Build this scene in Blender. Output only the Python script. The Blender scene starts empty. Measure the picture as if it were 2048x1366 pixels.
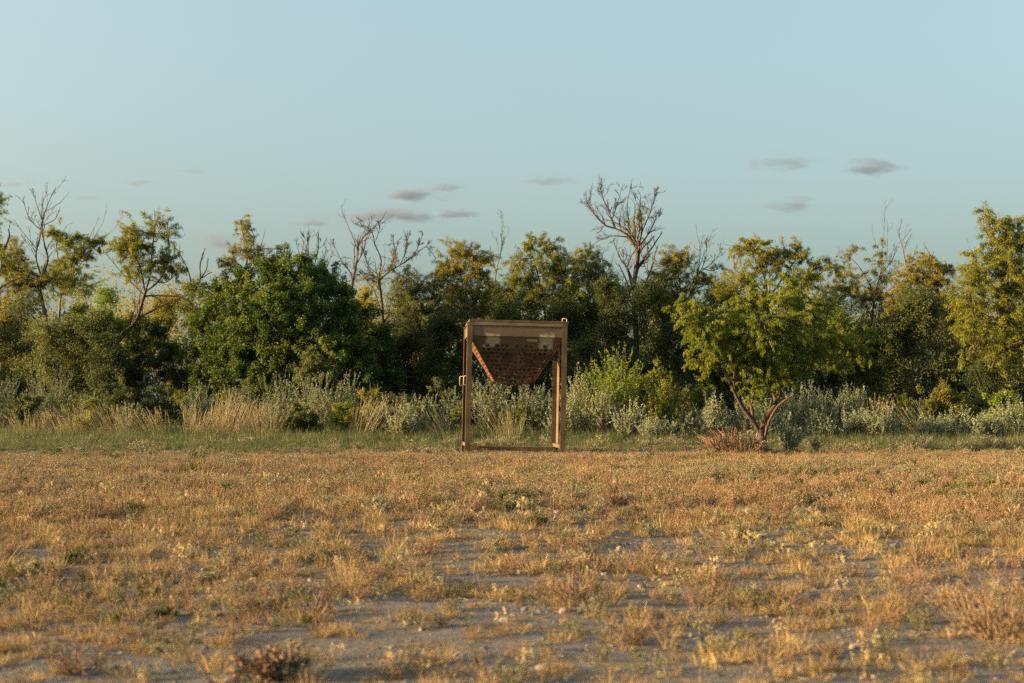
import bpy, bmesh, math
import numpy as np
from mathutils import Vector

# ------------------------------------------------------------------ camera, sky, sun, exposure
sc = bpy.context.scene
COL = sc.collection
F_PX = 2640.0                       # focal length in pixels of the 2048 wide photograph
CAM_Z = 0.62
PITCH = math.atan(142.0 / F_PX)

cam = bpy.data.cameras.new("camera")
cam_o = bpy.data.objects.new("camera", cam)
COL.objects.link(cam_o)
cam.sensor_width = 36.0
cam.lens = 36.0 * F_PX / 2048.0
cam.clip_start = 0.05
cam.clip_end = 12000.0
cam_o.location = (0, 0, CAM_Z)
cam_o.rotation_euler = (math.radians(90) + PITCH, 0, 0)
cam.dof.use_dof = True
cam.dof.focus_distance = 19.0
cam.dof.aperture_fstop = 5.0
sc.camera = cam_o

SUN_ELEV = 9.5
SUN_AZ = -98.0                     # clockwise from +Y: left of the view and a little behind it
world = bpy.data.worlds.new("World")
sc.world = world
world.use_nodes = True
wt = world.node_tree
bgn = wt.nodes["Background"]
sky = wt.nodes.new("ShaderNodeTexSky")
sky.sky_type = 'NISHITA'
sky.sun_disc = False
sky.sun_elevation = math.radians(SUN_ELEV)
sky.sun_rotation = math.radians(SUN_AZ)
sky.air_density = 1.0
sky.dust_density = 9.0
sky.ozone_density = 1.0
veil = wt.nodes.new("ShaderNodeMix")
veil.data_type = 'RGBA'
veil.inputs[0].default_value = 0.26   # thin even high veil that flattens the sky's gradient
wt.links.new(sky.outputs[0], veil.inputs[6])
veil.inputs[7].default_value = (1.74, 2.60, 2.58, 1)
wt.links.new(veil.outputs[2], bgn.inputs[0])
bgn.inputs[1].default_value = 0.103

sun = bpy.data.lights.new("sun", 'SUN')
sun_o = bpy.data.objects.new("sun", sun)
COL.objects.link(sun_o)
sun.energy = 5.0
sun.angle = math.radians(0.55)
sun.color = (1.0, 0.65, 0.30)
_a, _e = math.radians(SUN_AZ), math.radians(SUN_ELEV)
TO_SUN = Vector((math.sin(_a) * math.cos(_e), math.cos(_a) * math.cos(_e), math.sin(_e)))
sun_o.rotation_euler = TO_SUN.to_track_quat('Z', 'Y').to_euler()
sun_o.location = (-30, -10, 12)

sc.view_settings.view_transform = 'Standard'
sc.view_settings.look = 'None'
sc.view_settings.gamma = 1.0
sc.view_settings.exposure = 2.06
sc.view_settings.use_curve_mapping = False
sc.render.engine = 'CYCLES'
cy = sc.cycles
cy.use_denoising = False
cy.max_bounces = 6
cy.diffuse_bounces = 3
cy.glossy_bounces = 2
cy.transmission_bounces = 4
cy.transparent_max_bounces = 6
cy.volume_bounces = 0

# ------------------------------------------------------------------ helpers
def tag(o, label=None, cat=None, group=None, kind=None):
    if label: o["label"] = label
    if cat: o["category"] = cat
    if group: o["group"] = group
    if kind: o["kind"] = kind
    return o

def unit(a):
    return a / np.maximum(np.linalg.norm(a, axis=-1, keepdims=True), 1e-9)

def at(px, py, Y):
    """world point at depth Y that the photograph shows at pixel (px, py)"""
    cx, cyy = px - 1024.0, 683.0 - py
    c, s = math.cos(PITCH), math.sin(PITCH)
    dy = F_PX * c - cyy * s
    dz = F_PX * s + cyy * c
    return np.array([cx / dy * Y, Y, CAM_Z + dz / dy * Y])

def pxm(Y):
    return Y / F_PX

_lat = {}
def vnoise(x, y, seed=0):
    """smooth value noise in -1..1"""
    if seed not in _lat:
        _lat[seed] = np.random.default_rng(seed + 900).uniform(-1, 1, (64, 64))
    L = _lat[seed]
    x = np.asarray(x, float); y = np.asarray(y, float)
    xi, yi = np.floor(x).astype(int), np.floor(y).astype(int)
    fx, fy = x - xi, y - yi
    fx = fx * fx * (3 - 2 * fx); fy = fy * fy * (3 - 2 * fy)
    g = lambda a, b: L[a % 64, b % 64]
    return (g(xi, yi) * (1 - fx) + g(xi + 1, yi) * fx) * (1 - fy) + (g(xi, yi + 1) * (1 - fx) + g(xi + 1, yi + 1) * fx) * fy

def ground_z(x, y):
    x = np.asarray(x, float); y = np.asarray(y, float)
    fade = np.clip((70 - np.hypot(x, y)) / 30, 0, 1)
    near = np.clip((np.hypot(x, y - 20) - 1.0) / 2.0, 0.15, 1)
    return (0.035 * vnoise(x / 2.7, y / 2.7, 1) + 0.018 * vnoise(x / 0.8, y / 0.8, 2) + 0.006 * vnoise(x / 0.23, y / 0.23, 3)) * fade * near

def build(name, V, faces, mat, parent=None, tone=None, smooth=False, link=True):
    """one mesh object from numpy arrays; faces is a list of (n,k) index arrays; tone one value per face"""
    me = bpy.data.meshes.new(name)
    V = np.ascontiguousarray(V, dtype=np.float32)
    faces = [np.asarray(f, dtype=np.int32) for f in faces if len(f)]
    tot = np.concatenate([np.full(len(f), f.shape[1], np.int32) for f in faces])
    idx = np.concatenate([f.ravel() for f in faces])
    me.vertices.add(len(V)); me.vertices.foreach_set("co", V.ravel())
    me.loops.add(len(idx)); me.loops.foreach_set("vertex_index", idx)
    me.polygons.add(len(tot))
    me.polygons.foreach_set("loop_start", np.concatenate([[0], np.cumsum(tot)[:-1]]).astype(np.int32))
    me.polygons.foreach_set("loop_total", tot)
    me.polygons.foreach_set("use_smooth", np.full(len(tot), bool(smooth)))
    if tone is not None:
        at_ = me.attributes.new("tone", 'FLOAT', 'FACE')
        at_.data.foreach_set("value", np.asarray(tone, np.float32))
    me.update(calc_edges=True)
    for m in (mat if isinstance(mat, (list, tuple)) else [mat]):
        me.materials.append(m)
    o = bpy.data.objects.new(name, me)
    if link:
        COL.objects.link(o)
    if parent is not None:
        o.parent = parent
    return o

def empty(name, loc):
    o = bpy.data.objects.new(name, None)
    o.empty_display_size = 0.2
    o.location = tuple(float(v) for v in loc)
    COL.objects.link(o)
    return o

def tubes(P, R, n=4):
    """P (m,k,3) polylines, R (m,k) radii -> verts, quads"""
    P = np.asarray(P, float); R = np.asarray(R, float)
    m, k, _ = P.shape
    T = np.gradient(P, axis=1)
    T = unit(T)
    ref = np.where(np.abs(T.mean(1, keepdims=True)[..., 2:3]) > 0.8, np.array([1.0, 0.1, 0]), np.array([0, 0.1, 1.0]))
    A = unit(np.cross(T, np.broadcast_to(ref, T.shape)))
    B = np.cross(T, A)
    th = np.arange(n) / n * 2 * math.pi
    V = P[:, :, None] + R[:, :, None, None] * (A[:, :, None] * np.cos(th)[None, None, :, None] + B[:, :, None] * np.sin(th)[None, None, :, None])
    i = np.arange(m)[:, None, None] * k * n
    j = np.arange(k - 1)[None, :, None] * n
    q = np.arange(n)[None, None, :]
    q2 = (q + 1) % n
    F = np.stack([i + j + q, i + j + q2, i + j + n + q2, i + j + n + q], -1).reshape(-1, 4)
    return V.reshape(-1, 3), F

def leafs(C, D, L, W, rng):
    """rhombic leaves: base C, direction D, length L, width W"""
    n = len(C)
    S = unit(np.cross(D, rng.normal(size=(n, 3))))
    N = np.cross(D, S)
    L = np.broadcast_to(np.asarray(L, float), (n,))[:, None]; W = np.broadcast_to(np.asarray(W, float), (n,))[:, None]
    mid = C + D * L * 0.45
    V = np.stack([C, mid + S * W / 2, C + D * L - N * L * 0.12, mid - S * W / 2], 1)
    return V.reshape(-1, 3), np.arange(4 * n).reshape(n, 4)

def trileafs(C, D, L, W, rng):
    """three-cornered leaves for plants further off"""
    n = len(C)
    S = unit(np.cross(D, rng.normal(size=(n, 3))))
    L = np.broadcast_to(np.asarray(L, float), (n,))[:, None]; W = np.broadcast_to(np.asarray(W, float), (n,))[:, None]
    V = np.stack([C - S * W * .15, C + D * L * .4 + S * W * .85, C + D * L], 1)
    return V.reshape(-1, 3), np.arange(3 * n).reshape(n, 3)

def ribbons(P, W, side):
    """P (m,k,3) flat blades of width W (m,k) across side (m,3) -> verts, quads"""
    m, k, _ = P.shape
    off = side[:, None] * W[:, :, None] / 2
    V = np.stack([P - off, P + off], 2).reshape(-1, 3)
    b = np.arange(m)[:, None] * k * 2 + np.arange(k - 1)[None] * 2
    return V, np.stack([b, b + 1, b + 3, b + 2], -1).reshape(-1, 4)

def grow(rng, S, D, L, k, wander=0.25, up=0.0):
    """wandering polylines (m,k+1,3) from S along D"""
    P = [S]; D = unit(D)
    L = np.broadcast_to(np.asarray(L, float), (len(S),))
    for _ in range(k):
        D = unit(D + rng.normal(size=D.shape) * wander + np.array([0, 0, up]))
        P.append(P[-1] + D * (L / k)[:, None])
    return np.stack(P, 1)

def resample(pts, k):
    """Catmull-Rom through pts, k samples"""
    p = np.asarray(pts, float)
    p = np.vstack([2 * p[0] - p[1], p, 2 * p[-1] - p[-2]])
    n = len(p) - 3
    t = np.linspace(0, n - 1e-6, k)
    i = t.astype(int); f = (t - i)[:, None]
    a, b, c, d = p[i], p[i + 1], p[i + 2], p[i + 3]
    return 0.5 * (2 * b + (c - a) * f + (2 * a - 5 * b + 4 * c - d) * f ** 2 + (3 * b - a - 3 * c + d) * f ** 3)

class Geo:
    """collects arrays for one mesh"""
    def __init__(self): self.v, self.f, self.t, self.n = [], [], [], 0
    def add(self, V, F, tone=0.5):
        if len(F) == 0: return
        self.v.append(V); self.f.append(F + self.n); self.n += len(V)
        self.t.append(np.broadcast_to(np.asarray(tone, float), (len(F),)))
    def build(self, name, mat, parent=None, off=None, **kw):
        V = np.concatenate(self.v)
        if off is not None: V = V - off
        by = {}
        for f, t in zip(self.f, self.t): by.setdefault(f.shape[1], []).append((f, t))
        fs = [np.concatenate([a for a, _ in x]) for x in by.values()]
        ts = np.concatenate([np.concatenate([b for _, b in x]) for x in by.values()])
        return build(name, V, fs, mat, parent, tone=ts, **kw)

# ------------------------------------------------------------------ materials
def new_mat(name):
    m = bpy.data.materials.new(name); m.use_nodes = True
    nt = m.node_tree; nt.nodes.clear()
    out = nt.nodes.new("ShaderNodeOutputMaterial")
    return m, nt, out

def ramp(nt, cols, fac):
    r = nt.nodes.new("ShaderNodeValToRGB")
    el = r.color_ramp.elements
    while len(el) < len(cols): el.new(0.5)
    for i, c in enumerate(cols):
        el[i].position = i / (len(cols) - 1); el[i].color = (*c, 1)
    nt.links.new(fac, r.inputs[0])
    return r.outputs[0]

def foliage_mat(name, cols, trans=0.35, rough=0.6, vary=0.25):
    """leaf colour from each leaf's own tone, shifted a little from plant to plant; light passes through the leaf"""
    m, nt, out = new_mat(name)
    a = nt.nodes.new("ShaderNodeAttribute"); a.attribute_name = "tone"
    oi = nt.nodes.new("ShaderNodeObjectInfo")
    s = nt.nodes.new("ShaderNodeMath"); s.operation = 'MULTIPLY_ADD'
    nt.links.new(oi.outputs["Random"], s.inputs[0]); s.inputs[1].default_value = vary; s.inputs[2].default_value = -vary / 2
    ad = nt.nodes.new("ShaderNodeMath"); ad.operation = 'ADD'; ad.use_clamp = True
    nt.links.new(a.outputs["Fac"], ad.inputs[0]); nt.links.new(s.outputs[0], ad.inputs[1])
    col = ramp(nt, cols, ad.outputs[0])
    p = nt.nodes.new("ShaderNodeBsdfPrincipled")
    p.inputs["Roughness"].default_value = rough
    p.inputs["Specular IOR Level"].default_value = 0.15
    nt.links.new(col, p.inputs["Base Color"])
    if trans > 0:
        t = nt.nodes.new("ShaderNodeBsdfTranslucent"); nt.links.new(col, t.inputs[0])
        mx = nt.nodes.new("ShaderNodeMixShader"); mx.inputs[0].default_value = trans
        nt.links.new(p.outputs[0], mx.inputs[1]); nt.links.new(t.outputs[0], mx.inputs[2])
        nt.links.new(mx.outputs[0], out.inputs[0])
    else:
        nt.links.new(p.outputs[0], out.inputs[0])
    return m

def noise(nt, scale, detail=4, rough=0.6, coord="Object"):
    tc = nt.nodes.new("ShaderNodeTexCoord")
    n = nt.nodes.new("ShaderNodeTexNoise"); n.inputs["Scale"].default_value = scale
    n.inputs["Detail"].default_value = detail; n.inputs["Roughness"].default_value = rough
    nt.links.new(tc.outputs[coord], n.inputs["Vector"])
    return n.outputs["Fac"]

def solid_mat(name, cols, scale=6.0, rough=0.8, bump=0.3, bscale=None, metal=0.0, spec=0.3, lo=0.3, hi=0.7):
    m, nt, out = new_mat(name)
    f = noise(nt, scale)
    mr = nt.nodes.new("ShaderNodeMapRange"); mr.inputs[1].default_value = lo; mr.inputs[2].default_value = hi
    nt.links.new(f, mr.inputs[0])
    col = ramp(nt, cols, mr.outputs[0])
    p = nt.nodes.new("ShaderNodeBsdfPrincipled")
    p.inputs["Roughness"].default_value = rough; p.inputs["Metallic"].default_value = metal
    p.inputs["Specular IOR Level"].default_value = spec
    nt.links.new(col, p.inputs["Base Color"])
    if bump:
        b = nt.nodes.new("ShaderNodeBump"); b.inputs["Strength"].default_value = bump; b.inputs["Distance"].default_value = 0.01
        nt.links.new(noise(nt, bscale or scale * 5, 6, 0.7), b.inputs["Height"])
        nt.links.new(b.outputs[0], p.inputs["Normal"])
    nt.links.new(p.outputs[0], out.inputs[0])
    return m

M = {}
M["bark"] = solid_mat("bark", [(0.045, 0.034, 0.027), (0.09, 0.066, 0.05), (0.16, 0.12, 0.09)], 9, 0.9, 0.8, 40)
M["bark_red"] = solid_mat("reddish_bark", [(0.025, 0.018, 0.014), (0.06, 0.04, 0.028), (0.125, 0.082, 0.056)], 22, 0.9, 1.0, 60)
M["dead"] = solid_mat("dead_wood", [(0.03, 0.022, 0.018), (0.06, 0.044, 0.035), (0.12, 0.092, 0.075)], 6, 0.85, 0.6, 40)
M["mesq"] = foliage_mat("mesquite_leaf", [(0.085, 0.11, 0.018), (0.175, 0.195, 0.028), (0.28, 0.265, 0.04)], 0.5)
M["mesq_hero"] = foliage_mat("young_mesquite_leaf", [(0.075, 0.11, 0.014), (0.16, 0.205, 0.024), (0.26, 0.275, 0.04)], 0.5)
M["mesq_gold"] = foliage_mat("yellowing_leaf", [(0.10, 0.11, 0.022), (0.20, 0.19, 0.032), (0.31, 0.26, 0.045)], 0.5)
M["green"] = foliage_mat("evergreen_leaf", [(0.034, 0.066, 0.013), (0.068, 0.115, 0.019), (0.15, 0.175, 0.03)], 0.35, 0.65)
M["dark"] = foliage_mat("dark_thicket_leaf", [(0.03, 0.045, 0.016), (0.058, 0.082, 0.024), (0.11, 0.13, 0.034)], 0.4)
M["olive"] = foliage_mat("olive_leaf", [(0.055, 0.072, 0.025), (0.105, 0.125, 0.04), (0.17, 0.175, 0.055)], 0.4)
M["sage"] = foliage_mat("silver_sage_leaf", [(0.10, 0.135, 0.085), (0.175, 0.215, 0.13), (0.30, 0.315, 0.19)], 0.2, 0.7)
M["lime"] = foliage_mat("lime_leaf", [(0.08, 0.14, 0.016), (0.16, 0.23, 0.024), (0.26, 0.29, 0.04)], 0.5)
M["tan"] = foliage_mat("tan_grass", [(0.10, 0.11, 0.05), (0.22, 0.19, 0.10), (0.42, 0.33, 0.19)], 0.35)
M["straw"] = foliage_mat("dry_straw", [(0.14, 0.095, 0.045), (0.28, 0.20, 0.09), (0.46, 0.34, 0.165)], 0.3, vary=0.5)
M["mead"] = foliage_mat("meadow_grass", [(0.045, 0.068, 0.03), (0.082, 0.105, 0.044), (0.165, 0.165, 0.08)], 0.35, vary=0.4)
M["forb"] = foliage_mat("grey_forb", [(0.10, 0.10, 0.055), (0.18, 0.17, 0.10), (0.34, 0.31, 0.20)], 0.25, vary=0.5)
M["pink"] = foliage_mat("rosy_dry_forb", [(0.14, 0.088, 0.05), (0.25, 0.17, 0.095), (0.42, 0.31, 0.19)], 0.25, vary=0.4)
M["sprig"] = foliage_mat("green_sprig_leaf", [(0.04, 0.06, 0.02), (0.08, 0.105, 0.03), (0.14, 0.15, 0.04)], 0.3)
M["head"] = foliage_mat("pale_seed_head", [(0.36, 0.27, 0.13), (0.48, 0.38, 0.20), (0.58, 0.50, 0.31)], 0.35)
M["twig"] = foliage_mat("dry_twig", [(0.10, 0.065, 0.042), (0.17, 0.11, 0.07), (0.26, 0.18, 0.12)], 0.0, 0.85)
M["stone"] = solid_mat("caliche_stone", [(0.11, 0.095, 0.08), (0.19, 0.165, 0.14), (0.30, 0.265, 0.225)], 14, 0.9, 0.7, 60)
M["clod"] = solid_mat("rusty_clod", [(0.06, 0.03, 0.018), (0.14, 0.065, 0.03), (0.24, 0.13, 0.06)], 16, 0.9, 0.9, 60)
M["gravel"] = foliage_mat("gravel_pebble", [(0.07, 0.065, 0.06), (0.125, 0.117, 0.108), (0.22, 0.20, 0.18)], 0.0, 0.9, vary=0.8)
M["steel"] = solid_mat("brown_painted_steel", [(0.052, 0.033, 0.016), (0.096, 0.065, 0.033), (0.135, 0.095, 0.050)], 5, 0.6, 0.03, 50, 0.0, 0.35)
M["rust"] = solid_mat("rusted_steel", [(0.045, 0.022, 0.012), (0.105, 0.052, 0.024), (0.20, 0.095, 0.040)], 7, 0.8, 0.5, 70)
M["inner_shade"] = solid_mat("shade_darkened_inner_steel", [(0.008, 0.006, 0.005), (0.02, 0.013, 0.009), (0.05, 0.028, 0.016)], 9, 0.85, 0.3)  # shade put into the colour: keeps the sunlit basket interior dark behind the holes
M["pale"] = solid_mat("pale_steel", [(0.40, 0.33, 0.22), (0.52, 0.44, 0.32)], 20, 0.6, 0.1)

# ground
m, nt, out = new_mat("caliche_ground")
f1 = noise(nt, 0.9, 6, 0.65); f2 = noise(nt, 38, 5, 0.75); f3 = noise(nt, 5, 5, 0.7)
a1 = nt.nodes.new("ShaderNodeMath"); a1.operation = 'MULTIPLY_ADD'; nt.links.new(f2, a1.inputs[0]); a1.inputs[1].default_value = 0.6
a2 = nt.nodes.new("ShaderNodeMath"); a2.operation = 'MULTIPLY_ADD'; nt.links.new(f3, a2.inputs[0]); a2.inputs[1].default_value = 0.4; nt.links.new(f1, a2.inputs[2])
a3 = nt.nodes.new("ShaderNodeMath"); a3.operation = 'MULTIPLY'; nt.links.new(a2.outputs[0], a3.inputs[0]); a3.inputs[1].default_value = 0.45
nt.links.new(a3.outputs[0], a1.inputs[2])
mr = nt.nodes.new("ShaderNodeMapRange"); mr.inputs[1].default_value = 0.35; mr.inputs[2].default_value = 0.85
nt.links.new(a1.outputs[0], mr.inputs[0])
gc = ramp(nt, [(0.045, 0.038, 0.032), (0.092, 0.083, 0.076), (0.135, 0.127, 0.12), (0.24, 0.225, 0.21)], mr.outputs[0])
p = nt.nodes.new("ShaderNodeBsdfPrincipled"); p.inputs["Roughness"].default_value = 0.95; p.inputs["Specular IOR Level"].default_value = 0.1
nt.links.new(gc, p.inputs["Base Color"])
b = nt.nodes.new("ShaderNodeBump"); b.inputs["Strength"].default_value = 0.7; b.inputs["Distance"].default_value = 0.012
nt.links.new(f2, b.inputs["Height"]); nt.links.new(b.outputs[0], p.inputs["Normal"]); nt.links.new(p.outputs[0], out.inputs[0])
M["ground"] = m

# ------------------------------------------------------------------ the ground, one sheet to the horizon
xs = np.concatenate([-np.geomspace(3000, 14, 26), np.arange(-13.5, 13.6, 0.2), np.geomspace(14, 3000, 26)])
ys = np.concatenate([[-3000, -800, -200, -60, -20, -8, -3, 0], np.arange(1.0, 9, 0.1), np.arange(9, 40, 0.3), np.geomspace(41, 5000, 30)])
X, Y = np.meshgrid(xs, ys)
V = np.stack([X, Y, ground_z(X, Y)], -1).reshape(-1, 3)
nx = len(xs)
i = np.arange((len(ys) - 1) * (nx - 1)); r, c = i // (nx - 1), i % (nx - 1)
b0 = r * nx + c
tag(build("ground", V, [np.stack([b0, b0 + 1, b0 + nx + 1, b0 + nx], -1)], M["ground"], smooth=True), kind="structure")

# ------------------------------------------------------------------ woody plants
def wood_side(rng, geo, lines, rads, levels, ratio, count, spread, wander, up, tone=0.5, minr=0.003, n=3, tmin=0.25):
    """side branches of the given polylines, level by level; returns the last level's polylines"""
    last = lines
    for lv in range(levels):
        S, D, L, R = [], [], [], []
        for P, Rr in zip(lines, rads):
            ln = np.linalg.norm(np.diff(P, axis=0), axis=1).sum()
            m_ = max(1, int(rng.poisson(count[lv])))
            t = rng.uniform(tmin, 1.0, m_) * (len(P) - 1.001)
            ii = t.astype(int); ff = (t - ii)[:, None]
            S.append(P[ii] * (1 - ff) + P[ii + 1] * ff)
            T = unit(P[ii + 1] - P[ii])
            D.append(unit(T * 1.0 + rng.normal(size=(m_, 3)) * spread + np.array([0, 0, up * 0.5])))
            L.append(np.full(m_, ln * ratio) * rng.uniform(0.45, 1.15, m_) * (1.1 - 0.5 * t / len(P)))
            R.append(np.maximum(minr, Rr[ii] * 0.55))
        S, D, L, R = map(np.concatenate, (S, D, L, R))
        k = 5
        P = grow(rng, S, D, L, k, wander, up * 0.25)
        RR = np.maximum(minr * 0.7, R[:, None] * np.linspace(1, 0.35, k + 1)[None])
        geo.add(*tubes(P, RR, n), tone)
        lines, rads = list(P), list(RR)
        last = lines
    return last

def limb_geo(rng, geo, limbs, D, base, n=7, wob=0.02, thin=1.0):
    """explicit limbs: [( [(px,py[,dy])...], w0, w1 )]; first point None means the plant's base"""
    out, rr = [], []
    for pts, w0, w1 in limbs:
        q = []
        for p_ in pts:
            if p_ is None: q.append(base + np.array([0, 0, -0.06]))
            else: q.append(at(p_[0], p_[1], D + (p_[2] if len(p_) > 2 else 0.0)))
        P = resample(q, 18)
        s = pxm(D)
        P[1:] += np.cumsum(rng.normal(size=(17, 3)) * wob * s * 18, 0) * 0.25
        R = np.linspace(w0, w1, 18) * s / 2 * thin * (1 + 0.12 * rng.normal(size=18))
        if pts[0] is None: R[:4] *= np.array([1.5, 1.28, 1.12, 1.04])
        R = np.maximum(R, 0.003)
        geo.add(*tubes(P[None], R[None], n), 0.5)
        out.append(P); rr.append(R)
    return out, rr

def foliage(rng, wood, crown, clumps, D, nodes, st):
    """leafy twigs in clumps given in pixels: (px, py, rx, ry[, dy[, density]])"""
    s = pxm(D)
    if st.get("link"):                         # looser sprays between neighbouring clumps
        xy = np.array([c[:2] for c in clumps], float)
        more = []
        for i_, c in enumerate(clumps):
            d_ = np.hypot(*(xy - xy[i_]).T); d_[i_] = 1e9
            for j_ in np.argsort(d_)[:2]:
                if d_[j_] < 75:
                    f_ = rng.uniform(.35, .65)
                    more.append((xy[i_, 0] * (1 - f_) + xy[j_, 0] * f_ + rng.normal() * 5, xy[i_, 1] * (1 - f_) + xy[j_, 1] * f_ + rng.uniform(-2, 12), c[2] * .9, c[3] * .9, rng.uniform(-.5, .5), .35 * (c[5] if len(c) > 5 else 1)))
        clumps = list(clumps) + more
    for cl in clumps:
        px_, py_, rx, ry = cl[:4]
        dy = cl[4] if len(cl) > 4 else rng.uniform(-0.5, 0.5) * rx * s
        den = cl[5] if len(cl) > 5 else 1.0
        c_ = at(px_, py_, D + dy)
        rad = np.array([rx * s, (rx + ry) / 2 * s, ry * s])
        area = math.pi * rad[0] * rad[2]
        # branch from the nearest lower node
        nd = nodes + np.array([0, 0, 0.0])
        cost = np.linalg.norm(nd - c_, axis=1) + np.maximum(0, nd[:, 2] - c_[2]) * 2
        root = nd[np.argmin(cost)]
        mid = (root + c_) / 2 + rng.normal(size=3) * 0.12 * np.linalg.norm(c_ - root) + np.array([0, 0, -0.05])
        lim = resample([root, mid, c_, c_ + (c_ - root) * 0.1 + np.array([0, 0, rad[2] * 0.3])], 12)
        r0 = st.get("lr", 0.022) * (0.6 + rad.mean())
        wood.add(*tubes(lim[None], np.linspace(r0, r0 * 0.3, 12)[None], 5), 0.5)
        nt_ = max(6, int(area * st.get("twigs", 22) * den))
        dirs = unit(rng.normal(size=(nt_, 3)))
        start = c_ + dirs * rad * np.minimum(1.25, np.abs(rng.normal(0, st.get("sig", 0.58), (nt_, 1))))
        # sub-branches from the limb to the twigs
        nb = max(3, nt_ // st.get("sub", 3))
        a_ = lim[rng.integers(4, 12, nb)]
        e_ = start[:nb]
        t_ = np.linspace(0, 1, 5)[None, :, None]
        Pb = a_[:, None] * (1 - t_) + e_[:, None] * t_ + rng.normal(size=(nb, 5, 3)) * 0.04 * np.linalg.norm(e_ - a_, axis=1)[:, None, None] * np.array([0, 1, 1, 1, 0])[None, :, None]
        if not st.get("bare"): wood.add(*tubes(Pb[:, ::2], np.broadcast_to(np.linspace(0.009, 0.004, 3), (nb, 3)), 3), 0.5)
        tl = rad.mean() * rng.uniform(0.35, 0.95, nt_) * st.get("tl", 0.8)
        P = grow(rng, start, unit(dirs + np.array([0, 0, st.get("up", 0.5)]) + rng.normal(size=(nt_, 3)) * 0.35), tl, 4, 0.22, -st.get("droop", 0.12))
        if not st.get("bare"): wood.add(*tubes(P[:, ::2], np.broadcast_to(np.linspace(0.005, 0.002, 3), (nt_, 3)), 3), 0.5)
        nl = int(area * st["dens"] * den)
        w = rng.integers(0, nt_, nl)
        t = rng.uniform(0.05, 1.0, nl) ** 0.8 * 3.999
        ii = t.astype(int); ff = (t - ii)[:, None]
        C = P[w, ii] * (1 - ff) + P[w, ii + 1] * ff
        T = unit(P[w, ii + 1] - P[w, ii])
        C = C + rng.normal(size=C.shape) * st.get("jit", 0.035)
        Dl = unit(T * 0.5 + rng.normal(size=C.shape) * st.get("rnd", 0.75) + np.array([0, 0, -st.get("hang", 0.5)]))
        tw = rng.normal(size=nt_) * 0.16
        tone = np.clip(0.45 + tw[w] + rng.normal(size=nl) * 0.16 + rng.normal() * 0.1, 0, 1)
        V_, F_ = (leafs if st.get("quad") else trileafs)(C, Dl, st["L"] * rng.uniform(0.6, 1.25, nl), st["W"] * rng.uniform(0.7, 1.2, nl), rng)
        crown.add(V_, F_, tone)

WISPY = dict(dens=6000, L=0.080, W=0.016, twigs=60, droop=0.26, hang=0.7, jit=0.03, up=1.0, tl=1.6, sub=4, link=True, rnd=.5, sig=.72)
HERO = dict(dens=20000, L=0.048, W=0.0105, twigs=230, droop=0.38, hang=0.75, rnd=.42, jit=0.012, up=0.7, tl=1.25, lr=0.013, sub=7, quad=True, sig=.55)
DENSE = dict(bare=True, dens=4400, L=0.062, W=0.040, twigs=50, droop=0.0, hang=0.1, jit=0.05, up=0.35, tl=0.42, sub=9, sig=.6)
THICK = dict(bare=True, dens=4300, L=0.068, W=0.032, twigs=60, droop=0.08, hang=0.3, jit=0.07, up=0.6, tl=1.1, sub=8)

def tree(name, label, bx, D, limbs, clumps, seed, leaf="mesq", st=WISPY, bark="bark", twig=None, group="trees of the thicket", cat="tree", wob=0.02):
    """a woody thing: Empty at its base > trunk (limbs and twigs), crown (leaves)"""
    rng = np.random.default_rng(seed)
    x0 = at(bx, 825, D)[0]
    base = np.array([x0, D, float(ground_z(x0, D))])
    root = empty(name, base)
    tag(root, label, cat, group)
    wood, crown = Geo(), Geo()
    lines, rads = limb_geo(rng, wood, limbs, D, base, wob=wob, thin=.72 if D > 25 else 1.12)
    if twig:
        wood_side(rng, wood, lines, rads, **twig)
    if clumps:
        nodes = np.concatenate([l[5:] for l in lines])
        foliage(rng, wood, crown, clumps, D, nodes, st)
    wood.build("trunk", M[bark], root, off=base, smooth=True)
    if clumps:
        crown.build("crown", M[leaf], root, off=base)
    return root

def blob_clumps(rng, px_, top, hw, bot, n, r=0.36):
    """sub-clumps that fill a dome of half width hw between pixel rows top and bot"""
    out_ = []
    h = bot - top
    for k in range(n):
        a = rng.uniform(-1, 1); q = rng.uniform(0, 1) ** 0.8
        e = math.sqrt(max(0, 1 - (1 - q) ** 1.8))
        sz = hw * r * rng.uniform(0.7, 1.25)
        out_.append((px_ + a * e * (hw - sz * 0.6), top + sz * 0.7 + q * (h - sz * 1.2), sz, sz * rng.uniform(0.65, 0.9)))
    return out_

def bush(name, label, px_, D, top, hw, seed, leaf="dark", st=THICK, n=14, bot=None, group="shrubs of the thicket", extra=None, r=0.36, bark="bark", more=1.0):
    rng = np.random.default_rng(seed + 5000)
    s = pxm(D)
    gy = 825 + CAM_Z / s                       # pixel row of the ground there
    bot = bot or gy - 4
    limbs = []
    for k in range(5):
        a = (k - 2) / 2 * 0.6
        limbs.append(([None, (px_ + a * hw * 0.5 + rng.uniform(-6, 6), gy - (gy - top) * 0.3), (px_ + a * hw + rng.uniform(-9, 9), gy - (gy - top) * rng.uniform(0.5, 0.72))], 0.10 / s * 0.7, 0.02 / s))
    cl = blob_clumps(rng, px_, top, hw, bot, int(n * more), r) + (extra or [])
    return tree(name, label, px_, D, limbs, cl, seed, leaf, st, bark, group=group, cat="shrub")

DEADT = dict(levels=3, ratio=0.42, count=(10, 5, 3), spread=0.62, wander=0.26, up=0.3, minr=0.007)
DEADS = dict(levels=2, ratio=0.45, count=(10, 6), spread=0.52, wander=0.24, up=0.5, minr=0.007)
FEW = dict(levels=2, ratio=0.35, count=(3, 2), spread=0.5, wander=0.2, up=0.5, minr=0.005)
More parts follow.
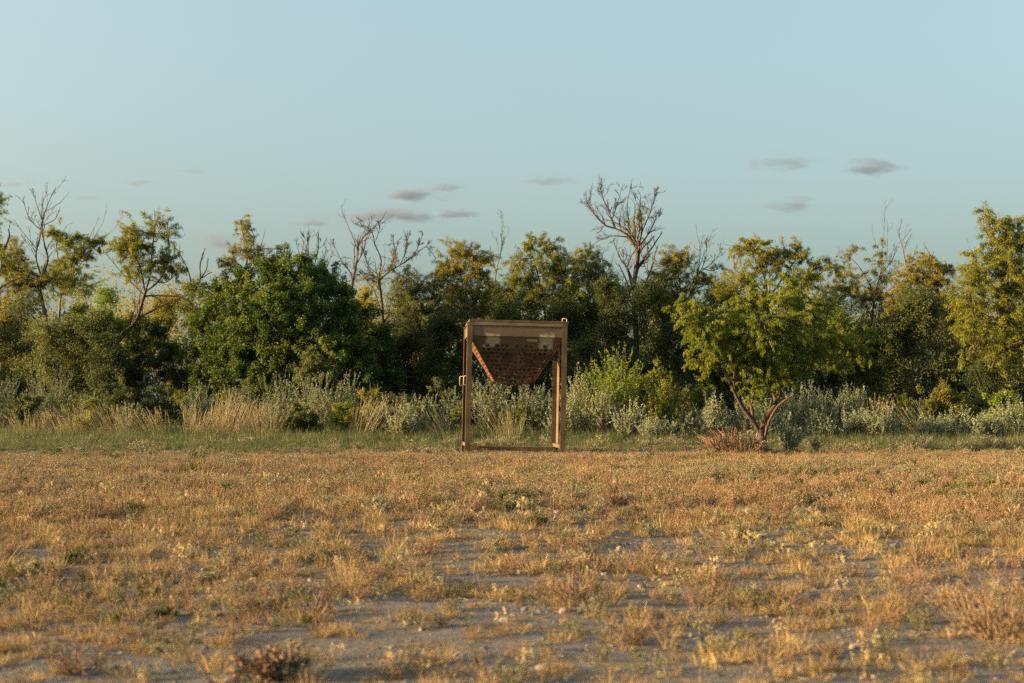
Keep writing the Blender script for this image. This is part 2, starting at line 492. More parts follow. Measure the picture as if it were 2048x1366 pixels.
# ------------------------------------------------------------------ the young tree beside the feeder
tree("young_mesquite_tree", "young feathery green tree with forked reddish trunk standing right of the feeder", 1527, 20.0, [
    ([None, (1524, 880), (1521, 858)], 19, 15),
    ([(1522, 872), (1508, 845, -.05), (1490, 822, -.1), (1472, 792, -.2), (1455, 755, -.3), (1425, 712, -.4)], 10, 4.5),
    ([(1506, 843), (1502, 812, .15), (1484, 786, .2), (1470, 748, .3), (1478, 700, .3)], 6.5, 3.5),
    ([(1523, 870), (1531, 838, .1), (1552, 806, .2), (1541, 776, .2), (1534, 748, .1), (1546, 700, .1), (1556, 640, .2)], 10, 4),
    ([(1530, 878), (1536, 850, -.2), (1556, 812, -.4), (1588, 788, -.6)], 5.5, 3),
    ([(1548, 808), (1580, 766, .5), (1614, 742, .7), (1634, 712, .9), (1668, 680, 1.0)], 5.5, 3),
    ([(1473, 793), (1468, 760, -.5), (1470, 730, -.6)], 4, 2.5),
    ([(1502, 812), (1512, 770), (1516, 730)], 4, 2.5)],
    [(1372, 606, 24, 26, -.3), (1352, 628, 20, 16, -.1, .4), (1388, 640, 30, 34, -.4), (1412, 668, 30, 34, -.5), (1430, 704, 34, 34, -.5), (1425, 640, 26, 22, 0),
     (1455, 640, 32, 30, .3), (1470, 676, 38, 40, -.3), (1496, 720, 34, 36, -.3), (1500, 640, 34, 34, -.1), (1512, 596, 30, 26, .2), (1530, 655, 38, 40, -.5),
     (1540, 700, 36, 40, -.4), (1532, 746, 30, 28, -.2), (1560, 605, 38, 34, -.1), (1574, 566, 26, 20, .1, .8), (1584, 650, 36, 38, -.3), (1560, 760, 24, 24, -.4, .7),
     (1600, 690, 36, 34, .2), (1620, 640, 34, 32, .5), (1650, 680, 36, 34, .8), (1632, 610, 26, 20, .6, .7), (1680, 650, 32, 30, 1.2), (1692, 690, 34, 32, 1.1), (1720, 700, 28, 26, 1.3),
     (1728, 664, 22, 20, 1.4, .7), (1664, 722, 30, 22, .9), (1600, 576, 22, 16, .4, .5), (1480, 760, 20, 18, -.1, .5), (1540, 560, 18, 14, .2, .5), (1402, 716, 26, 24, -.4, .8), (1462, 716, 30, 28, -.1), (1510, 770, 24, 22, -.3, .7), (1590, 730, 28, 26, .1), (1630, 700, 30, 26, .4), (1512, 680, 36, 34, .3), (1556, 680, 38, 34, .5), (1590, 610, 34, 30, .3), (1480, 610, 28, 24, .2)],
    11, "mesq_hero", HERO, "bark_red", group=None, twig=dict(levels=2, ratio=0.3, count=(4, 2), spread=0.5, wander=0.25, up=0.4, minr=0.004))

# ------------------------------------------------------------------ trees of the thicket, left to right
T = tree
T("mesquite_tree", "tree at the left edge with hanging leaf spray high above its dark broken limb", -30, 37, [
    ([None, (-36, 700), (-30, 590), (-14, 520)], 22, 14), ([(-26, 560), (0, 512), (14, 486), (19, 470), (17, 458)], 8, 4), ([(-30, 600), (0, 576), (22, 562), (40, 556)], 7, 3),
    ([(-16, 525), (-24, 460), (-12, 390)], 8, 2)], [(-14, 385, 18, 14), (-4, 402, 10, 12), (-20, 430, 20, 18), (-10, 500, 26, 24), (10, 540, 22, 20)], 21, twig=FEW, leaf="mesq", bark="dead")
T("dead_topped_mesquite", "bare-topped tree with pale twisted trunk rising above the far left brush", 92, 39, [
    ([None, (96, 700), (92, 640), (84, 600), (78, 568), (84, 548)], 16, 9), ([(84, 556), (60, 546), (34, 536), (14, 530), (4, 528)], 7, 2), ([(82, 552), (72, 512), (80, 470), (84, 440)], 5, 3),
    ([(84, 556), (96, 522), (92, 500), (84, 464), (88, 430), (100, 398), (112, 374)], 6, 1.5), ([(84, 440), (74, 410), (64, 376)], 3, 1.2), ([(84, 462), (60, 440), (46, 404)], 3, 1.2),
    ([(88, 450), (108, 440), (118, 424)], 2.5, 1.2), ([(76, 500), (50, 470), (28, 440)], 3, 1.2)],
    [(20, 500, 24, 18), (40, 520, 22, 20), (100, 468, 12, 16), (56, 570, 30, 28), (110, 560, 26, 26), (20, 570, 26, 24)], 22, twig=dict(DEADS, count=(6, 3), ratio=.42), leaf="mesq_gold", bark="dead")
T("mesquite_tree", "leafy tree leaning right beside the bare-topped tree at far left", 118, 43, [
    ([None, (118, 680), (122, 590), (140, 545), (158, 515), (182, 490), (198, 480)], 9, 2), ([(126, 580), (118, 530), (112, 480)], 5, 2), ([(140, 545), (148, 500), (140, 470)], 4, 2)],
    [(112, 470, 14, 18), (132, 480, 16, 18), (165, 474, 18, 14), (184, 490, 16, 14), (150, 505, 18, 14), (200, 482, 12, 10), (128, 530, 22, 24), (172, 520, 14, 12), (100, 560, 26, 24), (150, 570, 30, 24)], 23, twig=FEW, leaf="mesq")
T("mesquite_tree", "spreading tree with orange-lit crooked trunk left of the big green bush", 236, 36, [
    ([None, (226, 740), (234, 692), (242, 668), (262, 654), (276, 634), (284, 606), (290, 584)], 13, 7), ([(242, 668), (222, 654), (214, 640)], 6, 4), ([(264, 652), (280, 634), (306, 620), (322, 612), (340, 604)], 8, 4),
    ([(286, 596), (300, 591), (346, 592), (372, 598), (402, 622)], 6, 3), ([(290, 584), (282, 540), (270, 510), (262, 480)], 6, 2), ([(290, 586), (302, 548), (304, 500), (310, 450), (308, 420)], 5, 1.4),
    ([(290, 584), (318, 562), (334, 530), (338, 490), (334, 450)], 5, 1.4), ([(288, 590), (258, 560), (230, 530), (208, 500)], 3.5, 1.2), ([(300, 560), (326, 566), (344, 556)], 3, 1.2)],
    [(262, 462, 22, 20), (280, 490, 24, 30), (252, 500, 22, 22), (226, 492, 14, 12), (312, 470, 12, 24, 0, .6), (334, 470, 12, 26, 0, .6), (330, 520, 26, 26), (348, 545, 16, 18), (290, 530, 26, 24, 0, .6), (262, 545, 16, 24), (302, 440, 10, 18, 0, .5), (336, 440, 9, 16, 0, .5)],
    24, twig=dict(DEADS, ratio=.42, count=(6, 3)), bark="bark_red", leaf="mesq")
T("dead_snag", "dead forked snag with two dark prongs left of the big green bush", 386, 40, [
    ([None, (388, 700), (384, 620), (386, 586)], 12, 8), ([(386, 590), (380, 556), (370, 528), (356, 504), (344, 486)], 6, 2), ([(386, 588), (400, 560), (400, 530), (410, 496)], 6.5, 3), ([(398, 562), (412, 540), (416, 518)], 4, 2.5), ([(404, 556), (416, 548), (424, 544)], 3, 2), ([(372, 532), (358, 512), (360, 486)], 2, 1)],
    None, 25, bark="dead", twig=dict(levels=1, ratio=.25, count=(2,), spread=.5, wander=.2, up=.6, minr=.006), group="dead trees above the thicket")
T("mesquite_tree", "thin wispy tree top poking up behind the big green bush", 490, 44, [
    ([None, (486, 700), (490, 560), (496, 500), (486, 470), (480, 440)], 9, 1.5), ([(496, 505), (508, 480), (500, 450)], 3, 1.2), ([(492, 540), (470, 520), (462, 500)], 3, 1.2)],
    [(480, 442, 14, 10, 0, .8), (492, 460, 12, 16, 0, .7), (506, 484, 12, 18, 0, .7), (468, 505, 12, 14, 0, .7), (484, 500, 12, 16, 0, .7), (456, 530, 16, 16), (510, 520, 14, 18), (560, 496, 12, 10, 0, .5)], 26, twig=FEW, leaf="mesq_gold")
T("bare_tree", "cluster of bare upright twigs behind the right shoulder of the big green bush", 626, 44, [
    ([None, (626, 700), (626, 590), (624, 545)], 8, 4), ([(624, 556), (618, 510), (614, 474)], 3, 1), ([(624, 552), (634, 510), (638, 476)], 3, 1), ([(626, 560), (644, 530), (650, 506)], 2.5, 1), ([(624, 560), (604, 520), (592, 486)], 2.5, 1)],
    None, 27, bark="dead", twig=DEADS, group="dead trees above the thicket")
T("dead_tree", "smaller dead tree with dark stubby trunk just right of the big green bush", 703, 40, [
    ([None, (702, 700), (703, 600), (706, 560), (712, 530), (716, 500), (716, 484)], 9, 5), ([(705, 562), (700, 545), (684, 525), (672, 500), (668, 490)], 3.5, 1.2), ([(712, 530), (728, 500), (732, 478), (738, 462)], 3, 1.2), ([(706, 552), (690, 530), (676, 528)], 2, 1)],
    None, 28, bark="dead", twig=dict(DEADT, ratio=.34, levels=2, count=(10, 6)), group="dead trees above the thicket")
T("dead_tree", "wide leafless dead tree with long arms left of the feeder", 764, 40, [
    ([None, (768, 700), (764, 610), (760, 575), (758, 548)], 9, 6), ([(758, 552), (762, 520), (750, 490), (744, 466), (730, 452), (722, 452)], 5, 1.2), ([(752, 480), (758, 460), (756, 444)], 2.5, 1), ([(760, 560), (776, 545), (800, 530), (826, 512), (850, 494), (858, 500)], 5, 1.4),
    ([(800, 530), (812, 500), (816, 466)], 3, 1), ([(826, 512), (838, 490), (846, 466)], 2.5, 1), ([(776, 546), (790, 510), (784, 470)], 3, 1), ([(760, 565), (740, 550), (720, 548), (706, 560)], 3, 1.2), ([(758, 552), (736, 530), (726, 500)], 3, 1)],
    [(790, 530, 18, 14, 0, .35), (745, 560, 18, 12, 0, .4)], 29, bark="dead", twig=dict(DEADT, levels=2, ratio=.38, count=(12, 8), minr=.0065), leaf="mesq_gold", group="dead trees above the thicket")
T("mesquite_tree", "blue-green wispy tree between the dead trees and the feeder", 838, 39, [
    ([None, (838, 780), (836, 680), (830, 600), (836, 560)], 8, 2), ([(836, 660), (804, 600), (800, 560)], 4, 1.5), ([(836, 640), (864, 590), (866, 560)], 4, 1.5)],
    [(806, 560, 22, 24), (832, 584, 26, 26), (860, 570, 24, 22), (812, 610, 28, 26), (848, 630, 34, 30), (872, 610, 22, 24), (830, 670, 36, 30), (868, 660, 30, 30), (820, 720, 34, 30)], 30, leaf="olive", twig=FEW)
T("mesquite_tree", "yellow-green rounded tree just above the left end of the feeder", 930, 40, [
    ([None, (930, 760), (928, 640), (926, 580), (920, 530)], 8, 2), ([(928, 620), (960, 570), (966, 530)], 4, 1.5), ([(928, 630), (900, 580), (888, 550)], 4, 1.5), ([(922, 540), (904, 500), (890, 470)], 2, .9)],
    [(912, 505, 24, 18), (938, 508, 22, 18), (962, 522, 20, 18), (894, 530, 22, 18), (922, 540, 30, 26), (954, 556, 26, 24), (884, 558, 20, 20), (906, 580, 30, 24), (940, 600, 34, 28), (978, 580, 18, 20, 0, .6), (900, 620, 30, 26), (960, 630, 30, 26)],
    31, leaf="mesq_gold", twig=FEW)
T("bare_tree", "two bare pale prongs standing between the yellow tree and its green neighbour", 988, 43, [
    ([None, (986, 700), (988, 600), (992, 545), (1000, 510), (1010, 474)], 6, 1.2), ([(992, 545), (984, 515), (980, 490)], 2.5, 1), ([(1000, 510), (1004, 490), (1000, 468)], 2, 1)],
    None, 32, bark="dead", twig=dict(DEADS, count=(7, 4), ratio=.25), group="dead trees above the thicket")
T("mesquite_tree", "arching mesquite crown of drooping sprays directly above the feeder", 1086, 39, [
    ([None, (1086, 780), (1090, 640), (1082, 580), (1070, 530), (1058, 495)], 8, 2), ([(1088, 620), (1110, 570), (1104, 520), (1090, 490)], 5, 1.5), ([(1090, 630), (1130, 580), (1136, 540)], 4, 1.5), ([(1084, 600), (1040, 570), (1024, 540)], 4, 1.5)],
    [(1052, 494, 18, 12), (1078, 486, 20, 12), (1102, 500, 20, 16), (1120, 524, 20, 18), (1046, 516, 16, 16, 0, .7), (1022, 530, 16, 18, 0, .7), (1076, 520, 20, 18, 0, .6), (1096, 546, 26, 20), (1060, 556, 26, 22), (1030, 566, 24, 22), (1126, 562, 24, 22), (1010, 590, 22, 24), (1070, 590, 34, 24), (1110, 600, 34, 26), (1040, 610, 34, 24)],
    33, leaf="mesq", twig=FEW)
T("mesquite_tree", "ragged mesquite with upright tips left of the tall dead tree", 1180, 40, [
    ([None, (1180, 780), (1182, 640), (1178, 570), (1172, 520)], 8, 2), ([(1180, 620), (1206, 560), (1204, 510)], 4, 1.4), ([(1180, 640), (1150, 580), (1146, 530)], 4, 1.4)],
    [(1150, 520, 18, 16, 0, .8), (1172, 508, 16, 14, 0, .8), (1196, 516, 18, 16), (1160, 550, 24, 20), (1190, 550, 24, 20), (1214, 560, 18, 22), (1144, 580, 24, 24), (1180, 592, 32, 26), (1222, 600, 28, 26), (1160, 630, 34, 26), (1210, 640, 30, 26)], 34, leaf="mesq", twig=dict(FEW, ratio=.4, count=(6, 3)))
T("dead_topped_mesquite", "tall nearly leafless dead tree that stands highest above the thicket", 1272, 41, [
    ([None, (1276, 760), (1270, 640), (1268, 575), (1272, 540), (1276, 500), (1274, 486)], 20, 11), ([(1274, 500), (1256, 472), (1234, 458), (1210, 450), (1192, 432), (1180, 416), (1172, 400)], 7, 1.5), ([(1232, 458), (1216, 420), (1204, 390), (1196, 360)], 4, 1), ([(1224, 440), (1234, 410), (1246, 368)], 3, 1),
    ([(1262, 480), (1258, 450), (1254, 410), (1262, 370)], 5, 1), ([(1276, 496), (1284, 460), (1280, 420), (1282, 390)], 6, 1.2), ([(1280, 490), (1298, 466), (1312, 440), (1322, 430)], 5, 1.2), ([(1284, 464), (1302, 420), (1312, 384)], 4, 1), ([(1256, 474), (1224, 472), (1200, 480), (1182, 492)], 4, 1), ([(1274, 540), (1288, 522), (1300, 512)], 6, 3), ([(1266, 560), (1250, 530), (1244, 500)], 3, 1.2)],
    [(1256, 446, 7, 16, 0, .3), (1281, 436, 8, 18, 0, .5), (1284, 410, 7, 12, 0, .3), (1264, 478, 7, 12, 0, .3)], 35, bark="dead", leaf="mesq", twig=dict(DEADT, levels=2, ratio=.40, count=(13, 8), tmin=.2, minr=.0065, up=.45), group="dead trees above the thicket")
T("mesquite_tree", "orange-tinged mesquite with bare twigs right of the tall dead tree", 1362, 40, [
    ([None, (1362, 780), (1366, 640), (1360, 570), (1352, 520)], 8, 2), ([(1364, 620), (1392, 560), (1400, 510), (1398, 478)], 5, 1), ([(1392, 560), (1410, 520), (1414, 486)], 3, 1), ([(1366, 640), (1334, 590), (1322, 550)], 4, 1.4), ([(1400, 545), (1430, 520), (1446, 496)], 3, 1)],
    [(1336, 520, 18, 14), (1356, 508, 20, 14), (1374, 522, 16, 16), (1320, 550, 18, 18), (1350, 546, 24, 20), (1386, 560, 20, 20, 0, .6), (1416, 560, 20, 20, 0, .6), (1330, 586, 28, 24), (1372, 600, 30, 24), (1430, 540, 14, 14, 0, .5), (1312, 610, 26, 24)], 36, leaf="mesq_gold", twig=dict(DEADS, ratio=.4, count=(6, 3)))
T("mesquite_tree", "broad dark-leaved mesquite behind the young tree's top", 1540, 38, [
    ([None, (1540, 780), (1536, 620), (1530, 560), (1512, 520), (1490, 494)], 9, 2), ([(1536, 600), (1570, 550), (1592, 520), (1610, 500)], 5, 1.5), ([(1560, 560), (1610, 545), (1650, 530)], 4, 1.4), ([(1534, 590), (1500, 560), (1470, 540)], 4, 1.4)],
    [(1478, 488, 18, 12), (1502, 492, 18, 14), (1524, 486, 16, 12), (1536, 510, 20, 18), (1478, 512, 14, 14, 0, .7), (1566, 510, 18, 16), (1590, 500, 20, 14), (1612, 514, 16, 14), (1560, 540, 26, 18), (1510, 540, 24, 20), (1640, 528, 18, 14, 0, .8), (1664, 536, 14, 14, 0, .7), (1620, 550, 22, 18), (1480, 560, 22, 22), (1600, 580, 30, 24), (1450, 580, 22, 24, 0, .7)],
    37, leaf="mesq", twig=FEW)
T("mesquite_tree", "thin-leaved tree with bare slanting branches left of the orange-lit tree", 1730, 41, [
    ([None, (1740, 780), (1744, 640), (1752, 580), (1762, 540), (1764, 510)], 7, 2), ([(1750, 590), (1728, 548), (1706, 520), (1688, 510)], 4, 1.2), ([(1748, 600), (1700, 570), (1680, 560)], 3, 1.2), ([(1760, 550), (1784, 520), (1790, 500)], 3, 1.2)],
    [(1702, 500, 14, 10, 0, .7), (1686, 516, 10, 8, 0, .6), (1764, 504, 11, 16), (1740, 540, 18, 16, 0, .5), (1690, 550, 22, 18, 0, .7), (1670, 580, 24, 22), (1720, 590, 26, 22, 0, .7), (1770, 556, 18, 18, 0, .7), (1750, 600, 30, 24)], 38, leaf="mesq_gold", twig=dict(DEADS, ratio=.4, count=(6, 3)))
T("mesquite_tree", "orange-lit tree with a bare forked top left of the tall tree at the right edge", 1830, 40, [
    ([None, (1826, 780), (1824, 640), (1820, 580), (1812, 530), (1804, 490), (1794, 464)], 8, 1.2), ([(1822, 600), (1850, 550), (1862, 520), (1850, 490)], 5, 1.2), ([(1824, 620), (1880, 560), (1896, 530)], 4, 1.2), ([(1806, 500), (1816, 480), (1822, 470)], 2, .8), ([(1822, 610), (1790, 580), (1776, 560)], 3, 1.2)],
    [(1848, 520, 16, 14), (1868, 530, 16, 14), (1894, 540, 14, 14, 0, .8), (1830, 520, 14, 16, 0, .5), (1812, 550, 18, 20, 0, .8), (1846, 556, 26, 22), (1880, 566, 20, 20), (1800, 590, 26, 24), (1838, 600, 32, 26), (1884, 610, 28, 26), (1790, 630, 28, 26), (1850, 640, 36, 26)], 39, leaf="mesq_gold", twig=dict(DEADS, ratio=.22, count=(9, 4)))
T("mesquite_tree", "tall yellow-green tree filling the right edge with hanging foliage", 2070, 30, [
    ([None, (2066, 740), (2046, 660), (2024, 600), (2010, 540), (1990, 480), (1970, 430)], 16, 2.5), ([(2040, 650), (1996, 610), (1960, 590)], 6, 2), ([(2046, 664), (2000, 650), (1950, 640)], 5, 2), ([(2014, 550), (2040, 510), (2046, 470)], 5, 2), ([(2030, 620), (1960, 540), (1944, 500)], 5, 1.4), ([(2056, 720), (2010, 700), (1980, 690), (1950, 700)], 4, 1.4), ([(2066, 770), (2030, 760), (1990, 740), (1960, 720)], 3.5, 1.2)],
    [(1966, 424, 18, 10), (1984, 440, 18, 14, 0, .7), (1974, 468, 16, 18, 0, .7), (2010, 450, 22, 18), (2036, 460, 24, 22), (1996, 490, 24, 22), (2030, 500, 26, 24), (1950, 520, 20, 22), (1980, 530, 30, 24), (2020, 545, 32, 26), (1940, 552, 18, 18), (1960, 575, 32, 26), (2010, 590, 36, 28), (1936, 600, 20, 26), (1964, 628, 34, 26), (2020, 640, 36, 28), (1940, 650, 24, 20), (1970, 668, 28, 20), (1946, 682, 18, 12, 0, .8), (2036, 690, 30, 24), (1990, 700, 22, 16, 0, .8), (1934, 722, 12, 16), (2000, 730, 16, 16, 0, .8), (2064, 560, 40, 60), (2070, 660, 40, 60)],
    40, leaf="mesq", twig=FEW)

# ------------------------------------------------------------------ the far scrub seen through the gaps, one mass
rng = np.random.default_rng(77)
g = Geo()
n = 250
cx = rng.uniform(-27, 27, n); cyd = rng.uniform(48, 62, n)
top = 5.7 + 0.9 * vnoise(cx / 2.2, cyd / 9, 5) + rng.uniform(-1.4, .4, n) + (cyd - 50) * 0.06
for k in range(n):
    nl = 640
    d = unit(rng.normal(size=(nl, 3))) * rng.uniform(0.25, 1.1, (nl, 1))
    hh = top[k] * rng.uniform(.2, .5)
    C = np.array([cx[k], cyd[k], top[k] - hh]) + d * np.array([1.1, 1.1, hh])
    V_, F_ = trileafs(C, unit(d + rng.normal(size=d.shape) + np.array([0, 0, -.5])), 0.16 * rng.uniform(.6, 1.3, nl), 0.045, rng)
    g.add(V_, F_, np.clip(rng.normal(0.5, 0.2, nl) + rng.normal() * 0.15, 0, 1))
tag(g.build("distant_scrub", M["mesq_gold"]), "far golden scrub showing through the gaps of the thicket", "scrub", kind="stuff")

g = Geo()                                       # shaded undergrowth that closes the thicket near the ground
n = 170
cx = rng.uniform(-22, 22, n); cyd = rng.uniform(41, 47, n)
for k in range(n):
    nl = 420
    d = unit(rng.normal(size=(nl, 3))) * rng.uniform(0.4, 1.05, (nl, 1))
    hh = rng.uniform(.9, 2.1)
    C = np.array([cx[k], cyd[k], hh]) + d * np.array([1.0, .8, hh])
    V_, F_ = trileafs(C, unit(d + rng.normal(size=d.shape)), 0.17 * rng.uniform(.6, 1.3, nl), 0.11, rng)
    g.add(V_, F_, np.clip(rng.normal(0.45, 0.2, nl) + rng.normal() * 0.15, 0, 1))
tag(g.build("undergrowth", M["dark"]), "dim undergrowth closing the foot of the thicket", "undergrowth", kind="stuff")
# ------------------------------------------------------------------ shrubs of the thicket
rngb = np.random.default_rng(55)
dome = []
for y_, xa, xb in ((522, 540, 596), (548, 492, 646), (582, 448, 690), (620, 424, 722), (660, 406, 746), (702, 398, 764), (744, 400, 772), (782, 420, 760)):
    for x_ in np.arange(xa, xb + 1, (xb - xa) / max(1, round((xb - xa) / 42))):
        e_ = (x_ - (xa + xb) / 2) / ((xb - xa) / 2)
        dome.append((x_ + rngb.uniform(-8, 8), y_ + rngb.uniform(-8, 8), rngb.uniform(33, 44), rngb.uniform(26, 34), -1.7 * math.sqrt(max(0, 1 - e_ * e_)) * min(1, (y_ - 500) / 120) + rngb.uniform(-.2, .2)))
bush("evergreen_bush", "big dome-shaped bright green evergreen bush left of the feeder", 572, 36, 530, 130, 101, "green", DENSE, 8, bot=760, group=None, r=.34, extra=dome + [(c[0], c[1] + 6, c[2] * 1.1, c[3], .9, .5) for c in dome[4::2]])
B = bush
B("thicket_shrub", "dark olive shrub low at the far left edge of the thicket", 40, 37, 576, 89, 102, "olive", n=16)
B("thicket_shrub", "olive shrub with brown-tipped leaves behind the left silver sage", 140, 36, 606, 100, 103, "olive", n=18)
B("thicket_shrub", "yellow-green leafy shrub growing against the crooked orange trunk", 218, 36.5, 566, 38, 104, "lime", n=12, bot=690)
B("thicket_shrub", "dark green shrub under the spreading tree left of the big bush", 310, 37, 632, 89, 105, "dark", DENSE, n=18)
B("thicket_shrub", "green gold shrub filling the gap below the dead snag", 385, 39, 556, 56, 106, "mesq", n=12)
B("thicket_shrub", "dark low shrub hiding the crooked orange trunk's foot", 214, 35, 668, 60, 121, "dark", n=14)
B("thicket_shrub", "dark shrub right beside the big green bush", 800, 38, 642, 78, 107, "dark", n=16)
B("thicket_shrub", "dark leafy shrub behind the left post of the feeder", 900, 37, 602, 78, 108, "dark", n=16)
B("thicket_shrub", "dark shrub standing directly behind the feeder", 1010, 38, 592, 89, 109, "dark", n=18)
B("thicket_shrub", "tall dark shrub behind the right end of the feeder", 1120, 38, 572, 89, 110, "dark", n=18)
B("thicket_shrub", "grey-green twiggy shrub below the tall dead tree", 1215, 37, 552, 78, 111, "dark", n=20)
B("thicket_shrub", "dark shrub in the gap between feeder and young tree", 1300, 38, 562, 78, 112, "dark", n=18)
B("thicket_shrub", "dark shrub left behind the young tree's crown", 1400, 38, 572, 78, 113, "dark", n=16)
B("thicket_shrub", "dark shrub hidden mostly behind the young tree's crown", 1510, 38, 582, 89, 114, "dark", n=16)
B("thicket_shrub", "dark green shrub right behind the young tree's drooping side", 1640, 37, 582, 89, 115, "dark", n=18)
B("thicket_shrub", "dark shrub below the slanting bare branches", 1740, 37, 592, 78, 116, "dark", n=18)
B("thicket_shrub", "green shrub below the orange-lit tree", 1830, 37, 576, 84, 117, "olive", n=18)
B("thicket_shrub", "dark shrub left of the tall tree at the right edge", 1910, 38, 592, 67, 118, "dark", n=16)
B("thicket_shrub", "dark shrub under the tall tree in the right corner of the thicket", 2010, 36, 642, 100, 119, "dark", n=18)

B("thicket_shrub", "dark shrub cut off by the right edge below the tall tree", 2096, 36, 640, 90, 122, "dark", n=16)
B("thicket_shrub", "olive shrub cut off by the left edge of the thicket", -58, 37, 600, 90, 123, "olive", n=16)

for k, (x_, D_, t_, h_, lf, lab) in enumerate([
    (15, 40, 575, 60, "mesq_gold", "gold-green brush at the far left below the broken limb"),
    (160, 40, 570, 60, "mesq", "yellow-green brush between the bare-topped tree and the crooked trunk"),
    (255, 40, 585, 50, "mesq", "green brush behind the crooked orange trunk"),
    (330, 41, 575, 50, "mesq_gold", "gold-lit brush left of the dead snag"),
    (430, 41, 560, 44, "mesq", "yellow-green brush between the snag and the big green bush"),
    (730, 42, 575, 55, "mesq_gold", "gold-green brush at the feet of the two dead trees"),
    (800, 41, 560, 50, "olive", "grey-green brush right below the wide dead tree"),
    (985, 41, 560, 46, "mesq", "yellow-green brush under the two bare pale prongs"),
    (1150, 41, 545, 60, "mesq", "yellow-green brush above the feeder's right end"),
    (1250, 39, 556, 56, "olive", "olive brush hiding the tall dead tree's foot"),
    (1320, 41, 560, 50, "mesq", "yellow-green brush right of the tall dead tree's foot"),
    (1440, 41, 560, 60, "mesq_gold", "gold-green brush left above the young tree"),
    (1690, 41, 575, 60, "mesq", "green-gold brush right above the young tree's drooping side"),
    (1770, 41, 580, 60, "mesq_gold", "gold-lit brush below the bare forked top"),
    (1900, 41, 570, 60, "mesq_gold", "gold-lit brush left of the right edge's tall tree")]):
    bush("brush", lab, x_, D_, t_, h_, 160 + k, lf, THICK, 13, bot=740, group="brush in the back of the thicket")

# ------------------------------------------------------------------ shrubs and grasses in front of the thicket
FINE = dict(bare=True, dens=5600, L=0.05, W=0.020, twigs=50, droop=0.0, hang=-0.2, jit=0.03, up=0.9, tl=0.7)
LEAFY = dict(bare=True, dens=4200, L=0.055, W=0.034, twigs=34, droop=0.02, hang=0.1, jit=0.03, up=0.9, tl=1.0)
G2 = "shrubs in front of the thicket"
B("low_shrub", "rounded fine-leaved grey-green shrub left in front of the thicket", 228, 31, 742, 58, 131, "olive", FINE, 12, group=G2)
B("low_shrub", "low green shrub between the rounded shrub and the tan grass", 320, 31, 764, 60, 132, "olive", FINE, 10, group=G2)
B("low_shrub", "feathery grey-green shrub in front of the big green bush", 625, 33, 690, 66, 133, "olive", FINE, 12, group=G2)
B("low_shrub", "small yellow-green shrub on the big bush's right flank", 668, 34, 668, 36, 134, "lime", LEAFY, 8, bot=740, group=G2)
B("low_shrub", "thin green sapling shrub right of the big green bush", 745, 32, 716, 30, 135, "green", LEAFY, 7, group=G2)
B("low_shrub", "brownish low shrub left of the feeder above the grass", 730, 29, 772, 46, 136, "mesq_gold", FINE, 8, group=G2)
B("low_shrub", "olive low shrub close behind the feeder's left post", 880, 31, 760, 40, 137, "olive", FINE, 8, group=G2)
B("low_shrub", "small deep green leafy shrub behind the lime-leaved one", 1166, 29, 722, 24, 139, "green", LEAFY, 6, group=G2)
B("low_shrub", "olive twiggy shrub between the lime-leaved shrub and the young tree", 1320, 28, 732, 70, 140, "mesq", LEAFY, 20, group=G2)
B("low_shrub", "olive shrub behind the young tree's left limbs", 1400, 28, 745, 44, 141, "mesq", LEAFY, 9, group=G2)
B("low_shrub", "rounded brown-green fine-leaved shrub near the right edge", 1880, 29, 752, 68, 142, "mesq_gold", FINE, 14, group=G2)
B("low_shrub", "yellow-green leafy shrub in the right corner before the thicket", 2010, 28, 776, 56, 143, "lime", LEAFY, 16, group=G2)

for k, (x_, D_, t_, h_, lf, lab) in enumerate([
    (60, 29, 786, 50, "olive", "low grey-green shrub at the foot of the left sage bushes"),
    (170, 28.5, 790, 46, "mesq", "low olive shrub behind the arching grass at left"),
    (400, 31, 772, 50, "olive", "low dark green shrub behind the tan grass"),
    (500, 32, 752, 46, "olive", "grey-green shrub below the big bush's left half"),
    (600, 27.5, 806, 50, "olive", "low green-brown shrub in front of the sunlit sage row"),
    (690, 27.5, 800, 46, "mesq", "low olive shrub right in front of the sunlit sage row"),
    (790, 30, 776, 50, "olive", "low grey-green shrub midway between sage row and feeder"),
    (850, 28, 800, 44, "olive", "low green shrub left of the feeder's post"),
    (950, 29, 790, 40, "olive", "low shrub behind the feeder's left half"),
    (1040, 27, 806, 44, "olive", "low dark shrub in the feeder's opening"),
    (1130, 29, 780, 40, "olive", "low shrub between the feeder's right legs"),
    (1270, 29, 760, 50, "mesq", "low leafy olive shrub right behind the lime-leaved shrub"),
    (1370, 29, 770, 60, "olive", "low olive shrub left behind the young tree"),
    (1540, 30, 770, 60, "olive", "low grey shrub behind the young tree's fork"),
    (1700, 30, 780, 50, "olive", "low grey-green shrub behind the dull rosy sage"),
    (1820, 28, 792, 46, "mesq", "low olive shrub left of the rounded brown-green shrub"),
    (1950, 29, 786, 50, "olive", "low green shrub right of the rounded brown-green shrub")]):
    bush("low_shrub", lab, x_, D_, t_, h_, 180 + k, lf, FINE if k % 2 else LEAFY, 13, group=G2)

